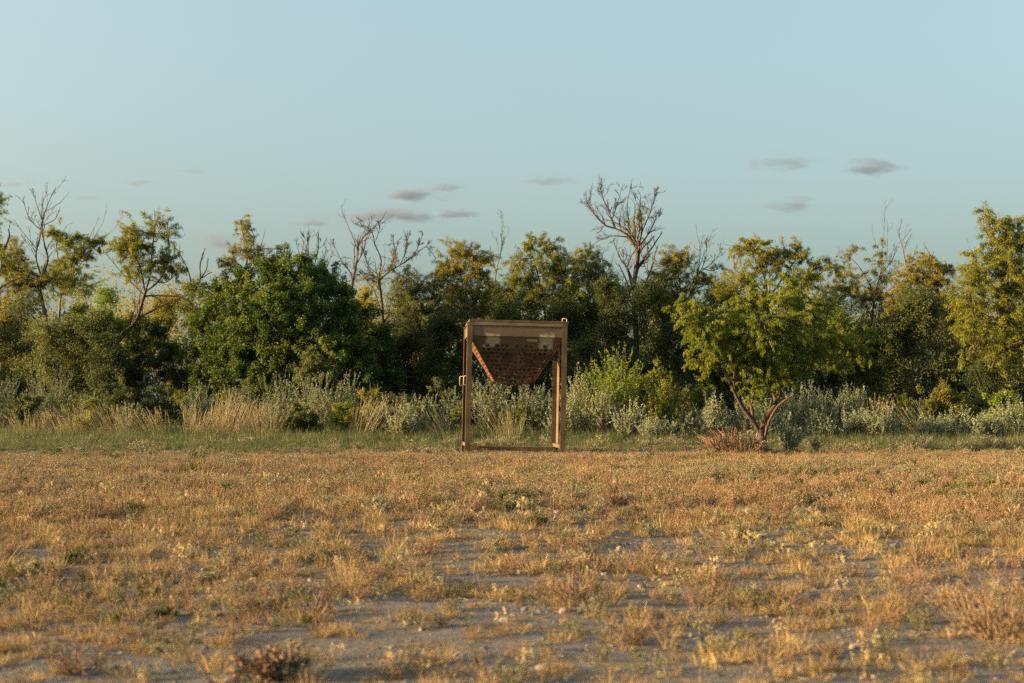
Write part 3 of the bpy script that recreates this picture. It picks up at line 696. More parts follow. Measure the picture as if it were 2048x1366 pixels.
def sage(label, px_, D, top, hw, seed, tone0=0.5, dens=1.0, name="sage_bush", leaf="sage", lsize=1.0, group="silver sage bushes"):
    """silver shrub of upright leafy spires"""
    rng = np.random.default_rng(seed)
    x0 = at(px_, 825, D)[0]
    base = np.array([x0, D, float(ground_z(x0, D))])
    h = (at(px_, top, D)[2] - base[2]) * 1.1
    w = hw * 1.3 * pxm(D)
    root = empty(name, base)
    tag(root, label, "shrub", group)
    wood, lf = Geo(), Geo()
    n = int(26 * dens + 45 * w)
    ang = rng.uniform(0, 2 * math.pi, n); rad = np.sqrt(rng.uniform(0, 1, n))
    S = np.stack([np.cos(ang) * rad * w * 0.35, np.sin(ang) * rad * w * 0.35, np.full(n, -0.03)], -1)
    Dr = unit(np.stack([np.cos(ang) * rad * w * 0.9, np.sin(ang) * rad * w * 0.9, np.full(n, h)], -1))
    L = h * (1.05 - 0.30 * rad ** 2) * rng.uniform(0.55, 1.05, n)
    P = grow(rng, S, Dr, L, 6, 0.10, 0.10)
    wood.add(*tubes(P, np.broadcast_to(np.linspace(0.009, 0.003, 7), (n, 7)), 3), 0.5)
    # side spires
    m_ = n * 3
    w_ = rng.integers(0, n, m_); j = rng.integers(2, 5, m_)
    S2 = P[w_, j]; D2 = unit(P[w_, j + 1] - P[w_, j] + rng.normal(size=(m_, 3)) * 0.35 + np.array([0, 0, .3]))
    P2 = grow(rng, S2, D2, L[w_] * rng.uniform(0.2, 0.4, m_), 6, 0.10, 0.15)
    Q = np.concatenate([P, P2]); low = np.concatenate([np.full(n, 2.2), np.full(m_, .5)])
    per = 40
    nl = len(Q) * per
    w_ = np.repeat(np.arange(len(Q)), per)
    t = low[w_] + (5.99 - low[w_]) * rng.uniform(0, 1, nl) ** 0.8
    ii = t.astype(int); ff = (t - ii)[:, None]
    C = Q[w_, ii] * (1 - ff) + Q[w_, ii + 1] * ff
    Tn = unit(Q[w_, ii + 1] - Q[w_, ii])
    Dl = unit(Tn * 0.9 + rng.normal(size=C.shape) * 0.6)
    tt = rng.normal(size=len(Q)) * 0.12
    V_, F_ = trileafs(C + rng.normal(size=C.shape) * 0.006, Dl, 0.034 * lsize * rng.uniform(.6, 1.3, nl), 0.015 * lsize, rng)
    lf.add(V_, F_, np.clip(tone0 + tt[w_] + rng.normal(size=nl) * .13, 0, 1))
    wood.build("stem", M["twig"], root)
    lf.build("foliage", M[leaf], root)

sage("pale silver sage bush cut off by the left edge", 2, 32, 744, 34, 201, .4)
sage("tall pale silver sage bush standing left before the thicket", 96, 31, 728, 36, 202, .45)
sage("low silver sage bush just left of the tan grass clump", 392, 30, 764, 26, 203, .45)
sage("silver sage bush right behind the tan grass clump", 470, 31, 768, 44, 204, .45)
sage("silver sage bush with sunlit tips in front of the big green bush", 556, 30, 742, 34, 205, .55)
sage("broad silver sage bush with a row of sunlit spires", 640, 29.5, 750, 46, 206, .6)
sage("silver sage bush at the right end of the sunlit row", 694, 30, 752, 30, 207, .55)
sage("low pale sage bush with round leaves left of the feeder", 806, 26, 800, 36, 208, .7)
sage("sage bush seen beside the feeder's left post", 905, 30, 778, 30, 209, .45)
sage("sage bush seen through the feeder left under its basket", 978, 28, 742, 34, 210, .55)
sage("sage bush seen through the feeder right under its basket", 1072, 28, 756, 36, 211, .55)
sage("sage bush filling the middle of the feeder's opening", 1026, 29, 778, 36, 212, .45)
sage("sunlit sage bush touching the feeder's right post", 1152, 27.5, 742, 26, 213, .7)
sage("tall sunlit sage bush in front of the lime-leaved shrub", 1200, 27, 758, 34, 214, .65)
sage("narrow sage bush right of the lime-leaved shrub", 1256, 26, 796, 22, 215, .6)
sage("low spreading sage bush midway between feeder and young tree", 1312, 25.5, 822, 44, 216, .6)
sage("sunlit sage bush left behind the young tree's fork", 1424, 26, 790, 34, 217, .7)
sage("sage bush between the young tree's limbs", 1490, 26, 788, 34, 218, .55)
sage("blue-grey sage bush just right behind the young tree", 1590, 28, 770, 40, 219, .4)
sage("large blue-grey sage bush right of the young tree", 1650, 28, 766, 52, 220, .4)
sage("dull rosy sage bush with dry tips right of the large blue-grey one", 1702, 28, 770, 24, 221, .35)
sage("rounded sunlit sage bush with a tall spray standing apart on the right", 1764, 26, 796, 44, 222, .65)
sage("sunlit sage bush in front of the rounded brown-green shrub", 1906, 27, 808, 36, 223, .65)
sage("low sage bush near the right edge", 1968, 26, 822, 32, 224, .6)
sage("sage bush cut off by the right edge", 2034, 27, 796, 30, 225, .5)
sage("small silvery sprig growing from the right of the young tree's foot", 1580, 20.2, 838, 24, 226, .7, .35)
sage("small silvery sprig in front of the young tree's foot", 1497, 19.6, 862, 24, 227, .75, .3)

for a_ in [("small sage bush at the foot of the rounded grey-green shrub", 262, 28, 800, 30, 231, .45), ("dull sage bush between the two left low shrubs", 182, 29, 786, 28, 232, .4),
           ("small pale sage bush right of the brownish low shrub", 762, 28, 790, 30, 233, .55), ("sage bush leaning towards the feeder from the left", 852, 28, 790, 32, 234, .5),
           ("small sage bush between the spreading one and the young tree", 1366, 27, 812, 34, 235, .6), ("sage bush half hidden behind the young tree's trunk", 1540, 27, 800, 34, 236, .5),
           ("low blue-grey sage bush in front of the large blue-grey one", 1640, 26, 818, 36, 237, .45), ("low sage bush between the large blue-grey and the sunlit one", 1712, 26.5, 816, 32, 238, .5),
           ("sage bush right behind the sunlit one with the tall spray", 1818, 28, 800, 34, 239, .5), ("small sage bush below the rounded brown-green shrub", 1862, 26.5, 824, 30, 240, .6),
           ("pale sage bush between the last two near the right edge", 2000, 27.5, 806, 30, 241, .55), ("low sage bush at the feeder's right legs' back", 1110, 27, 800, 28, 242, .55)]:
    sage(*a_)

sage("bright lime-leaved spiky sunlit shrub right of the feeder", 1226, 27.3, 706, 44, 251, .55, 1.3, "low_shrub", "lime", 1.35, G2)
sage("smaller spiky lime-leaved shrub just left of the bright one", 1178, 27.8, 740, 26, 252, .45, .8, "low_shrub", "lime", 1.3, G2)
sage("spiky yellow-green shrub between the lime-leaved one and the young tree", 1316, 27.2, 752, 46, 253, .5, 1.2, "low_shrub", "mesq", 1.3, G2)

def bunch(label, px_, D, top, hw, seed, lean=0.0, n=260, mat="tan", tone0=.5):
    n = int(n * .6)
    """one clump of tall grass with slim seed heads"""
    rng = np.random.default_rng(seed)
    x0 = at(px_, 825, D)[0]
    base = np.array([x0, D, float(ground_z(x0, D))])
    h = at(px_, top, D)[2] - base[2]
    w = hw * pxm(D)
    ang = rng.uniform(0, 2 * math.pi, n); rad = np.sqrt(rng.uniform(0, 1, n))
    S = np.stack([np.cos(ang) * rad * w * .75, np.sin(ang) * rad * .3, np.full(n, -.02)], -1)
    Dr = unit(np.stack([np.cos(ang) * rad * .3 + lean, np.sin(ang) * rad * .3, np.ones(n)], -1) + rng.normal(size=(n, 3)) * .10)
    L = h * rng.uniform(.45, 1.05, n)
    P = grow(rng, S, Dr, L, 5, .05, -.05)
    P[:, :, 0] += (np.linspace(0, 1, 6) ** 2.5)[None] * (lean * 0.35 * L)[:, None]
    side = unit(rng.normal(size=(n, 3)) * np.array([1, 1, .1]))
    W = np.broadcast_to(np.array([.003, .004, .004, .003, .005, .002]), (n, 6)) * rng.uniform(.7, 1.3, (n, 1))
    g = Geo()
    g.add(*ribbons(P, W, side), np.repeat(np.clip(tone0 + rng.normal(size=n) * .2, 0, 1), 5))
    k = n // 3                                              # seed heads
    tip = P[:k, -1]; Dt = unit(P[:k, -1] - P[:k, -2])
    C = tip[:, None] - Dt[:, None] * np.linspace(0, .16, 6)[None, :, None] * h
    V_, F_ = leafs(C.reshape(-1, 3), unit(np.repeat(Dt, 6, 0) + rng.normal(size=(k * 6, 3)) * .18), .05, .009, rng)
    g.add(V_, F_, .85)
    o = g.build("bunchgrass", M[mat])
    o.location = base
    tag(o, label, "grass clump", "tall grass clumps before the thicket")

bunch("largest tan grass clump glowing left of centre before the sage", 462, 27, 786, 46, 301, .18, 620, tone0=.65)
bunch("tan grass clump just left of the largest one", 398, 27, 812, 40, 302, .2, 380)
bunch("thin tan grass clump right of the largest one", 536, 26.5, 796, 30, 303, .05, 240, tone0=.55)
bunch("leaning green-tan grass clump at the foot of the rounded grey-green shrub", 232, 27, 806, 44, 304, -.22, 360, tone0=.4)
bunch("arching grass clump below the tall left sage bush", 140, 27.5, 806, 40, 305, -.25, 300, tone0=.4)
bunch("arching grass clump between the two left shrubs", 310, 27, 812, 40, 306, -.3, 300, tone0=.45)
bunch("sparse pale grass clump near the left edge", 60, 27, 818, 36, 307, -.1, 220, tone0=.4)
bunch("orange-tipped grass clump over the brownish low shrub", 722, 27, 774, 26, 308, .25, 120, tone0=.7)
bunch("thin grass clump leaning left beside the feeder's left post", 884, 26, 812, 28, 309, -.3, 160, tone0=.65)
bunch("fine green-gold grass tuft under the middle of the feeder", 1022, 25, 826, 16, 310, 0, 260, "mead", .7)
bunch("thin pale grass stalks seen through the feeder", 1016, 25.5, 790, 26, 311, -.2, 70, tone0=.6)
bunch("curved brown grass clump before the rounded brown-green shrub", 1856, 27, 790, 30, 312, -.35, 150, tone0=.3)
bunch("grey-tan grass clump between the rosy sage and the rounded shrub", 1735, 29, 782, 34, 313, 0, 260, tone0=.3)
# ------------------------------------------------------------------ the steel feeder
def stained_steel():
    """brown painted steel with pale worn smears, each with its own ragged shape"""
    m, nt, out = new_mat("stained_brown_steel")
    tc = nt.nodes.new("ShaderNodeTexCoord")
    sx = nt.nodes.new("ShaderNodeSeparateXYZ"); nt.links.new(tc.outputs["Object"], sx.inputs[0])
    def mth(op, a, b_=None):
        n_ = nt.nodes.new("ShaderNodeMath"); n_.operation = op
        for i_, v_ in enumerate((a, b_)):
            if v_ is None: continue
            if isinstance(v_, (int, float)): n_.inputs[i_].default_value = v_
            else: nt.links.new(v_, n_.inputs[i_])
        return n_.outputs[0]
    nz = noise(nt, 11, 6, 0.7)
    nz2 = noise(nt, 45, 6, 0.7)
    tot = None
    for cx_, cz_, hx, hz in ((-0.36, 1.69, 0.105, 0.10), (0.445, 1.68, 0.105, 0.12), (0.235, 1.706, 0.08, 0.016), (-0.46, 1.60, 0.05, 0.03)):
        d = mth('MAXIMUM', mth('DIVIDE', mth('ABSOLUTE', mth('SUBTRACT', sx.outputs[0], cx_)), hx), mth('DIVIDE', mth('ABSOLUTE', mth('SUBTRACT', sx.outputs[2], cz_)), hz))
        d = mth('ADD', d, mth('MULTIPLY', mth('SUBTRACT', nz, 0.5), 1.3))
        d = mth('ADD', d, mth('MULTIPLY', mth('SUBTRACT', nz2, 0.5), 0.8))
        mk = nt.nodes.new("ShaderNodeMapRange"); mk.inputs[1].default_value = 1.15; mk.inputs[2].default_value = 0.75; nt.links.new(d, mk.inputs[0])
        tot = mk.outputs[0] if tot is None else mth('MAXIMUM', tot, mk.outputs[0])
    base = ramp(nt, [(0.075, 0.045, 0.022), (0.115, 0.072, 0.038), (0.15, 0.10, 0.056)], nz)
    mx = nt.nodes.new("ShaderNodeMix"); mx.data_type = 'RGBA'
    nt.links.new(mth('MULTIPLY', tot, 0.8), mx.inputs[0]); nt.links.new(base, mx.inputs[6]); mx.inputs[7].default_value = (0.42, 0.37, 0.24, 1)
    p = nt.nodes.new("ShaderNodeBsdfPrincipled"); p.inputs["Roughness"].default_value = 0.65
    nt.links.new(mx.outputs[2], p.inputs["Base Color"]); nt.links.new(p.outputs[0], out.inputs[0])
    return m
M["stained"] = stained_steel()

def boxes(lst):
    """axis boxes [(x0,x1,y0,y1,z0,z1)] -> verts, quads"""
    Vs, Fs = [], []
    q = np.array([[0, 1, 3, 2], [4, 6, 7, 5], [0, 4, 5, 1], [2, 3, 7, 6], [0, 2, 6, 4], [1, 5, 7, 3]])
    for k, (x0, x1, y0, y1, z0, z1) in enumerate(lst):
        Vs.append([(x, y, z) for x in (x0, x1) for y in (y0, y1) for z in (z0, z1)]); Fs.append(q + 8 * k)
    return np.array(Vs, float).reshape(-1, 3), np.concatenate(Fs)

def steel_part(name, lst, mat, parent, bev=0.0025):
    V_, F_ = boxes(lst)
    o = build(name, V_, [F_], M[mat], parent)
    if bev:
        bm = o.modifiers.new("bevel", 'BEVEL'); bm.width = bev; bm.segments = 2; bm.limit_method = 'ANGLE'
    return o

fd = empty("livestock_feeder", (0.0, 20.3, 0.0))
fd.rotation_euler = (0, math.radians(1.1), math.radians(4.6))
tag(fd, "brown steel feeder on four angle-iron legs with a rusty perforated basket", "feeder")
hw_, hd = 0.75, 0.60
t_, fl = 0.008, 0.078
for sx_ in (-1, 1):
    for sy_ in (-1, 1):
        xo, yo = sx_ * hw_, sy_ * hd
        # an L section with its corner outwards, mitred top
        pr = np.array([(0, 0), (fl, 0), (fl, t_), (t_, t_), (t_, fl), (0, fl)])
        if sx_ > 0 and sy_ > 0: pr[4:, 0] -= .024        # this angle iron has sprung open
        P2 = np.stack([xo - sx_ * pr[:, 0], yo - sy_ * pr[:, 1]], -1)
        zt = 1.956 - 0.035 * (1 - np.minimum(1, pr.sum(1) / fl))
        Vb = np.column_stack([P2, np.full(6, -0.05)]); Vt = np.column_stack([P2, zt])
        a_ = np.arange(6); b_ = (a_ + 1) % 6
        qs = np.stack([a_, b_, b_ + 6, a_ + 6], -1)
        caps = np.array([[0, 1, 2, 3], [0, 3, 4, 5], [6, 9, 8, 7], [6, 11, 10, 9]])
        lg = build("leg", np.vstack([Vb, Vt]), [qs, caps], M["steel"], fd)
zf0, zf1 = 1.758, 1.922
steel_part("front_panel", [(-hw_ + .01, hw_ - .01, -hd + .010, -hd + .016, zf0, zf1)], "stained", fd, 0)
steel_part("back_panel", [(-hw_ + .01, hw_ - .01, hd - .016, hd - .010, zf0, zf1)], "steel", fd, 0)
for sx_ in (-1, 1):
    x_ = sx_ * (hw_ - .013)
    steel_part("side_panel", [(x_ - .003, x_ + .003, -hd + .02, hd - .02, zf0, zf1)], "steel", fd, 0)
# rim: a flared strip under a rolled lip, on each side
def prism(name, prof, along, lo, hi, mat):
    pr = np.array(prof, float); n_ = len(pr)
    if along == 'x': A = [np.column_stack([np.full(n_, e), pr[:, 0], pr[:, 1]]) for e in (lo, hi)]
    else: A = [np.column_stack([pr[:, 0], np.full(n_, e), pr[:, 1]]) for e in (lo, hi)]
    a_ = np.arange(n_); b_ = (a_ + 1) % n_
    me_f = [np.stack([a_, b_, b_ + n_, a_ + n_], -1), np.arange(n_)[None, ::-1], (np.arange(n_) + n_)[None]]
    return build(name, np.vstack(A), me_f, M[mat], fd)
prism("rim_strip", [(-hd + .006, 1.914), (-hd - .004, 1.916), (-hd + .022, 1.962), (-hd + .032, 1.962)], 'x', -hw_ - .004, hw_ + .004, "steel")
prism("rim_strip", [(hd - .006, 1.914), (hd + .004, 1.916), (hd - .022, 1.962), (hd - .032, 1.962)], 'x', -hw_ - .004, hw_ + .004, "steel")
prism("rim_strip", [(-hw_ + .006, 1.913), (-hw_ - .005, 1.915), (-hw_ + .022, 1.961), (-hw_ + .032, 1.961)], 'y', -hd + .012, hd - .012, "steel")
prism("rim_strip", [(hw_ - .006, 1.913), (hw_ + .005, 1.915), (hw_ - .022, 1.961), (hw_ - .032, 1.961)], 'y', -hd + .012, hd - .012, "steel")
steel_part("rim_lip", [(-hw_ + .025, hw_ + .02, -hd + .020, -hd + .050, 1.964, 2.0)], "steel", fd)
steel_part("rim_lip", [(-hw_ + .025, hw_ + .02, hd - .050, hd - .020, 1.964, 2.0)], "steel", fd)
steel_part("rim_lip", [(-hw_ + .025, -hw_ + .055, -hd + .051, hd - .051, 1.963, 1.999)], "steel", fd)
steel_part("rim_lip", [(hw_ - .055, hw_ - .025, -hd + .051, hd - .051, 1.963, 1.999)], "steel", fd)
# side and back rails near the ground
steel_part("ground_rail", [(-hw_ + .012, hw_ - .012, hd - .075, hd - .012, .02, .085)], "rust", fd)
steel_part("side_rail", [(-hw_ + .010, -hw_ + .070, -hd + .09, hd - .09, .10, .15)], "steel", fd)
steel_part("side_rail", [(hw_ - .070, hw_ - .010, -hd + .09, hd - .09, .10, .15)], "steel", fd)

# the funnel: four walls, plain above and perforated below
def funnel_panel(name, w_top, w_bot, place, vhole, seed, mats, cell=(0.072, 0.064), slant=0.76, bot_net=True):
    """place(x, v) -> 3d point; cells below vhole carry an eight-sided hole"""
    rng = np.random.default_rng(seed)
    Vs, Fs, Mi = [], [], []
    nrow = int(round(slant / cell[1]))
    def half(v): return (w_top + (w_bot - w_top) * v) / 2
    nc = int(math.ceil(w_top / cell[0]))
    idx = 0
    ang = np.arange(8) / 8 * 2 * math.pi + math.pi / 8
    for r_ in range(nrow):
        v0, v1 = r_ / nrow, (r_ + 1) / nrow
        off = (0.5 if r_ % 2 else 0.0) * .55
        top_solid = r_ < vhole
        for c_ in range(-nc // 2 - 1, nc // 2 + 2):
            xa, xb = (c_ - .5 + off) * cell[0], (c_ + .5 + off) * cell[0]
            q = [(np.clip(xa, -half(v0), half(v0)), v0), (np.clip(xb, -half(v0), half(v0)), v0), (np.clip(xb, -half(v1), half(v1)), v1), (np.clip(xa, -half(v1), half(v1)), v1)]
            if q[1][0] - q[0][0] < 1e-4 and q[2][0] - q[3][0] < 1e-4: continue
            full = abs((q[1][0] - q[0][0]) - cell[0]) < 1e-4 and abs((q[2][0] - q[3][0]) - cell[0]) < 1e-4
            jag = r_ < vhole + 1 + abs(c_ * cell[0]) * 0 and rng.random() < 0.35
            if full and not top_solid and not jag:
                cxm, cvm = (xa + xb) / 2, (v0 + v1) / 2
                k_ = 0.40 * rng.uniform(.75, 1.10) if r_ < nrow - 3 else 0.40
                hole = [(cxm + math.cos(a) * cell[0] * k_ * rng.uniform(.94, 1.05), cvm - math.sin(a) * (v1 - v0) * (k_ + .04) * rng.uniform(.94, 1.05)) for a in ang]
                ring = [(xb, cvm - (v1 - v0) / 4 * 1), (xb - cell[0] / 4, v0), (xa + cell[0] / 4, v0), (xa, cvm - (v1 - v0) / 4), (xa, cvm + (v1 - v0) / 4), (xa + cell[0] / 4, v1), (xb - cell[0] / 4, v1), (xb, cvm + (v1 - v0) / 4)]
                pts = hole + ring
                Vs += [place(*p_) for p_ in pts]
                for k in range(8):
                    Fs.append([idx + k, idx + (k + 1) % 8, idx + 8 + (k + 1) % 8, idx + 8 + k]); Mi.append(1 if r_ >= vhole + 2 else (1 if rng.random() < .5 else 0))
                corners = [(xb, v0), (xa, v0), (xa, v1), (xb, v1)]
                for k, (a, b__) in enumerate(((0, 1), (2, 3), (4, 5), (6, 7))):
                    Vs.append(place(*corners[k])); Fs.append([idx + 8 + a, idx + 8 + b__, idx + 16 + k, idx + 16 + k]); Mi.append(1)
                idx += 20
            else:
                # collapse a degenerate edge into a triangle
                Vs += [place(*p_) for p_ in q]
                Fs.append([idx, idx + 1, idx + 2, idx + 3]); Mi.append(0 if r_ < vhole + 2 else 1); idx += 4
    Fs = [f for f in Fs]
    quads = [f for f in Fs if len(set(f)) == 4]; tris = [f[:3] for f in Fs if len(set(f)) == 3]
    mi = [m__ for f, m__ in zip(Fs, Mi) if len(set(f)) == 4] + [m__ for f, m__ in zip(Fs, Mi) if len(set(f)) == 3]
    o = build(name, np.array(Vs, float), [np.array(quads), np.array(tris, dtype=int).reshape(-1, 3)], [M[mats[0]], M[mats[1]]], fd)
    o.data.polygons.foreach_set("material_index", np.array(mi, np.int32))
    bm_ = bmesh.new(); bm_.from_mesh(o.data)
    bmesh.ops.remove_doubles(bm_, verts=bm_.verts, dist=0.0012)
    bmesh.ops.recalc_face_normals(bm_, faces=bm_.faces)
    bm_.to_mesh(o.data); bm_.free()
    sd = o.modifiers.new("thickness", 'SOLIDIFY'); sd.thickness = 0.006; sd.offset = 0
    return o
ZT, ZB = 1.757, 1.10
def sag(x, hwid, v): return 0.04 * max(0.0, 1 - (x / hwid) ** 2) * v ** 1.3
TW, TD, BW, BD = 1.42, 1.12, 0.60, 0.34
def wid(v): return (TW + (BW - TW) * v) / 2
def dep(v): return (TD + (BD - TD) * v) / 2
funnel_panel("basket_front", TW, BW, lambda x, v: (x, -dep(v) + .02 * math.sin(v * 3), ZT + (ZB - ZT) * v - sag(x, wid(v) + 1e-3, v)), 2, 1, ("stained", "rust"))
funnel_panel("basket_back", TW, BW, lambda x, v: (x, dep(v), ZT + (ZB - ZT) * v - sag(x, wid(v) + 1e-3, v)), 2, 2, ("inner_shade", "inner_shade"))
funnel_panel("basket_side", TD, BD, lambda x, v: (-wid(v) - .001, x, ZT + (ZB - ZT) * v), 2, 3, ("steel", "rust"), slant=.80)
funnel_panel("basket_side", TD, BD, lambda x, v: (wid(v) + .001, x, ZT + (ZB - ZT) * v), 2, 4, ("inner_shade", "inner_shade"), slant=.80)
funnel_panel("basket_floor", BW, BW, lambda x, v: (x, -BD / 2 + BD * v, ZB - sag(x, BW / 2, 1) - .02 * math.sin(v * math.pi)), 0, 5, ("rust", "rust"), (0.06, 0.05), BD)
for s_ in (-1, 1):       # edge bars welded down the corners of the basket
    for q_ in (-1, 1):
        Pb = np.array([[(s_ * (wid(v) + .006), q_ * (dep(v) + .004), ZT + (ZB - ZT) * v) for v in np.linspace(0, 1, 6)]])
        build("corner_bar", *(lambda a: (a[0], [a[1]]))(tubes(Pb, np.full((1, 6), .011), 6)), M["rust"], fd)

def loop_handle(pts, r, mat="pale"):
    V_, F_ = tubes(np.array([pts], float), np.full((1, len(pts)), r), 8)
    return build("loop_handle", V_, [F_], M[mat], fd, smooth=True)
def uloop(p, a, b_, n_=5):
    """square staple: out along a, along b, back"""
    p, a, b_ = map(np.array, (p, a, b_))
    return [p, p + a * .85, p + a + b_ * .06, p + a + b_ * .94, p + b_ + a * .85, p + b_]
loop_handle(uloop((hw_ - .075, -hd + .035, 1.985), (0, 0, .058), (.066, 0, 0)), .006)
loop_handle(uloop((-hw_ + .004, hd - .05, 1.03), (-.055, 0, 0), (0, 0, .14)), .006)
loop_handle(uloop((-hw_ + .004, -hd + .07, 1.02), (-.04, 0, 0), (0, 0, .13)), .006)
loop_handle(uloop((hw_ - .004, -hd + .12, .985), (.05, 0, 0), (0, .1, 0)), .005)
# ------------------------------------------------------------------ stones and clods one can pick out
def lump(name, label, px_, py_, wpx, seed, mat="stone", cat="stone", group="stones on the clearing", flat=0.56, sink=0.34):
    """one rounded, dented stone, placed where its foot meets the ground"""
    rng = np.random.default_rng(seed)
    D = 0.62 * F_PX / max(20.0, py_ - 825.0)
    s = pxm(D)
    x0 = (px_ - 1024) * s
    for _ in range(4):
        D = (CAM_Z - float(ground_z(x0, D))) * F_PX / (py_ - 825.0); x0 = (px_ - 1024) * pxm(D)
    w = wpx * pxm(D)
    th = np.linspace(0, math.pi, 8)[1:-1]; ph = np.arange(11) / 11 * 2 * math.pi
    d = [(0, 0, 1)] + [(math.sin(a) * math.cos(b_), math.sin(a) * math.sin(b_), math.cos(a)) for a in th for b_ in ph] + [(0, 0, -1)]
    d = np.array(d)
    k = rng.normal(size=(5, 3)) * 1.6; f = rng.uniform(0, 6, 5)
    r = 1 + 0.11 * np.sin(d @ k.T + f).sum(1) + 0.04 * rng.normal(size=len(d))
    cut = unit(rng.normal(size=(8, 3)))
    V_ = d * r[:, None]
    for c_ in cut:                                     # broken flat faces
        h = V_ @ c_; V_ = V_ - np.maximum(0, h - 0.66)[:, None] * c_ * 0.9
    V_ = V_ * np.array([.5, .42, .5 * flat]) * w
    a = rng.uniform(-.5, .5); V_ = np.column_stack([V_[:, 0] * math.cos(a) - V_[:, 1] * math.sin(a), V_[:, 0] * math.sin(a) + V_[:, 1] * math.cos(a), V_[:, 2]])
    F4 = []; T3 = []
    for i_ in range(5):
        for j_ in range(11):
            a0 = 1 + i_ * 11 + j_; a1 = 1 + i_ * 11 + (j_ + 1) % 11
            F4.append([a0, a0 + 11, a1 + 11, a1])
    for j_ in range(11):
        T3.append([0, 1 + j_, 1 + (j_ + 1) % 11]); T3.append([67, 56 + (j_ + 1) % 11, 56 + j_])
    o = build(name, V_, [np.array(F4), np.array(T3)], M[mat], smooth=True)
    o.location = (x0, D, float(ground_z(x0, D)) + w * .5 * flat * (1 - 2 * sink) + 0.002)
    tag(o, label, cat, group)
    return o
for k, (x_, y_, w_, lab) in enumerate([
    (1128, 1222, 30, "rounded tan stone at the foot of the dry twig tuft in the foreground"),
    (1281, 1172, 20, "flat rosy stone on bare gravel right of the dry twig tuft"),
    (1187, 1131, 22, "long pale stone above the dry twig tuft"),
    (1236, 1134, 18, "pair-topping pale stone just right of the long pale stone"),
    (1114, 1024, 15, "small pale stone in the middle grass below the feeder's right post"),
    (776, 1016, 28, "flat white stone in the grass left below the feeder"),
    (550, 1085, 22, "grey-white stone of a touching pair left of centre"),
    (569, 1087, 17, "tan stone of a touching pair left of centre"),
    (533, 1114, 20, "flat grey stone just below the touching pair"),
    (545, 1124, 22, "low grey stone in the gravel below the touching pair"),
    (624, 1160, 15, "white stone standing in the straw below the gravel patch"),
    (692, 1148, 14, "upright white stone right of the gravel patch"),
    (880, 1155, 18, "pale rough stone in the gravel strip below the centre"),
    (848, 1160, 16, "grey rough stone left in the gravel strip below the centre"),
    (818, 1244, 26, "grey-topped stone half buried in the foreground left of centre"),
    (862, 1328, 16, "small orange stone of a pair at the bottom edge left of centre"),
    (850, 1326, 12, "smallest stone of a pair at the bottom edge left of centre"),
    (1785, 1093, 24, "rounded pale stone in the grass on the right"),
    (1678, 1024, 20, "cream stone in the grass below the young tree"),
    (1553, 1019, 15, "light grey stone in the grass below the young tree's trunk"),
    (1708, 1000, 14, "small orange stone right below the young tree's crown"),
    (1582, 1112, 20, "white angular stone on gravel right of centre"),
    (1700, 1292, 26, "grey boulder-like stone on bare ground at the lower right"),
    (1408, 1300, 26, "flat reddish stone on bare ground at the lower centre right"),
    (2022, 1166, 18, "grey stone near the right edge"),
    (2034, 1156, 22, "pale long stone at the right edge behind the grey one"),
    (1610, 1188, 24, "flat grey slab stone on the gravel right of centre"),
    (1968, 1034, 18, "tan stone on the gravel strip near the right edge"),
    (457, 1160, 12, "small white stone in the straw at left"),
    (335, 1192, 13, "small grey-white stone in the gravel at left"),
    (352, 1194, 14, "small pale stone right beside the grey-white one at left"),
    (276, 1054, 20, "flat white stone slab in the grass at left"),
    (326, 1040, 13, "grey stone standing in the grass at left"),
    (342, 926, 26, "long pale stone on the far left clearing"),
    (572, 1306, 28, "smooth grey stone at the bottom left"),
    (600, 1290, 14, "small tan stone above the smooth grey one at the bottom left")]):
    lump("stone", lab, x_, y_, w_, 400 + k)
for k, (x_, y_, w_, lab) in enumerate([
    (913, 907, 14, "dark clod against the feeder's left front leg"),
    (1136, 911, 14, "dark clod against the feeder's right front leg"),
    (1197, 907, 14, "orange-brown clod of a pair right of the feeder"),
    (1212, 909, 11, "dark brown clod of a pair right of the feeder"),
    (1362, 916, 12, "lone dark clod between the feeder and the young tree")]):
    lump("earth_clod", lab, x_, y_, w_, 460 + k, "clod", "clod", "earth clods by the feeder", .75, .2)

# ------------------------------------------------------------------ ground cover: sources that geometry nodes spread
def src(name, geo, mat):
    return geo.build(name, mat, link=False)

def tuft(rng, n, h, spread, lean, w, curve=.6, flat=False):
    ang = rng.uniform(0, 2 * math.pi, n); rad = np.sqrt(rng.uniform(0, 1, n))
    S = np.stack([np.cos(ang) * rad * spread, np.sin(ang) * rad * spread, np.full(n, -.004)], -1)
    out = np.stack([np.cos(ang + rng.normal(size=n) * .7), np.sin(ang + rng.normal(size=n) * .7), np.zeros(n)], -1)
    D = unit(out * (lean * rng.uniform(.2, 1.6, n))[:, None] + np.array([0, 0, .25 if flat else 1.0]) + rng.normal(size=(n, 3)) * .12)
    P = grow(rng, S, D, h * rng.uniform(.4, 1.1, n), 3, .16, -curve * .25)
    P[:, :, 2] = np.maximum(P[:, :, 2], .002)
    W = np.array([1, 1, .75, .25])[None] * (w * rng.uniform(.7, 1.4, n))[:, None]
    return ribbons(P, W, unit(rng.normal(size=(n, 3)) * np.array([1, 1, .25]))), P

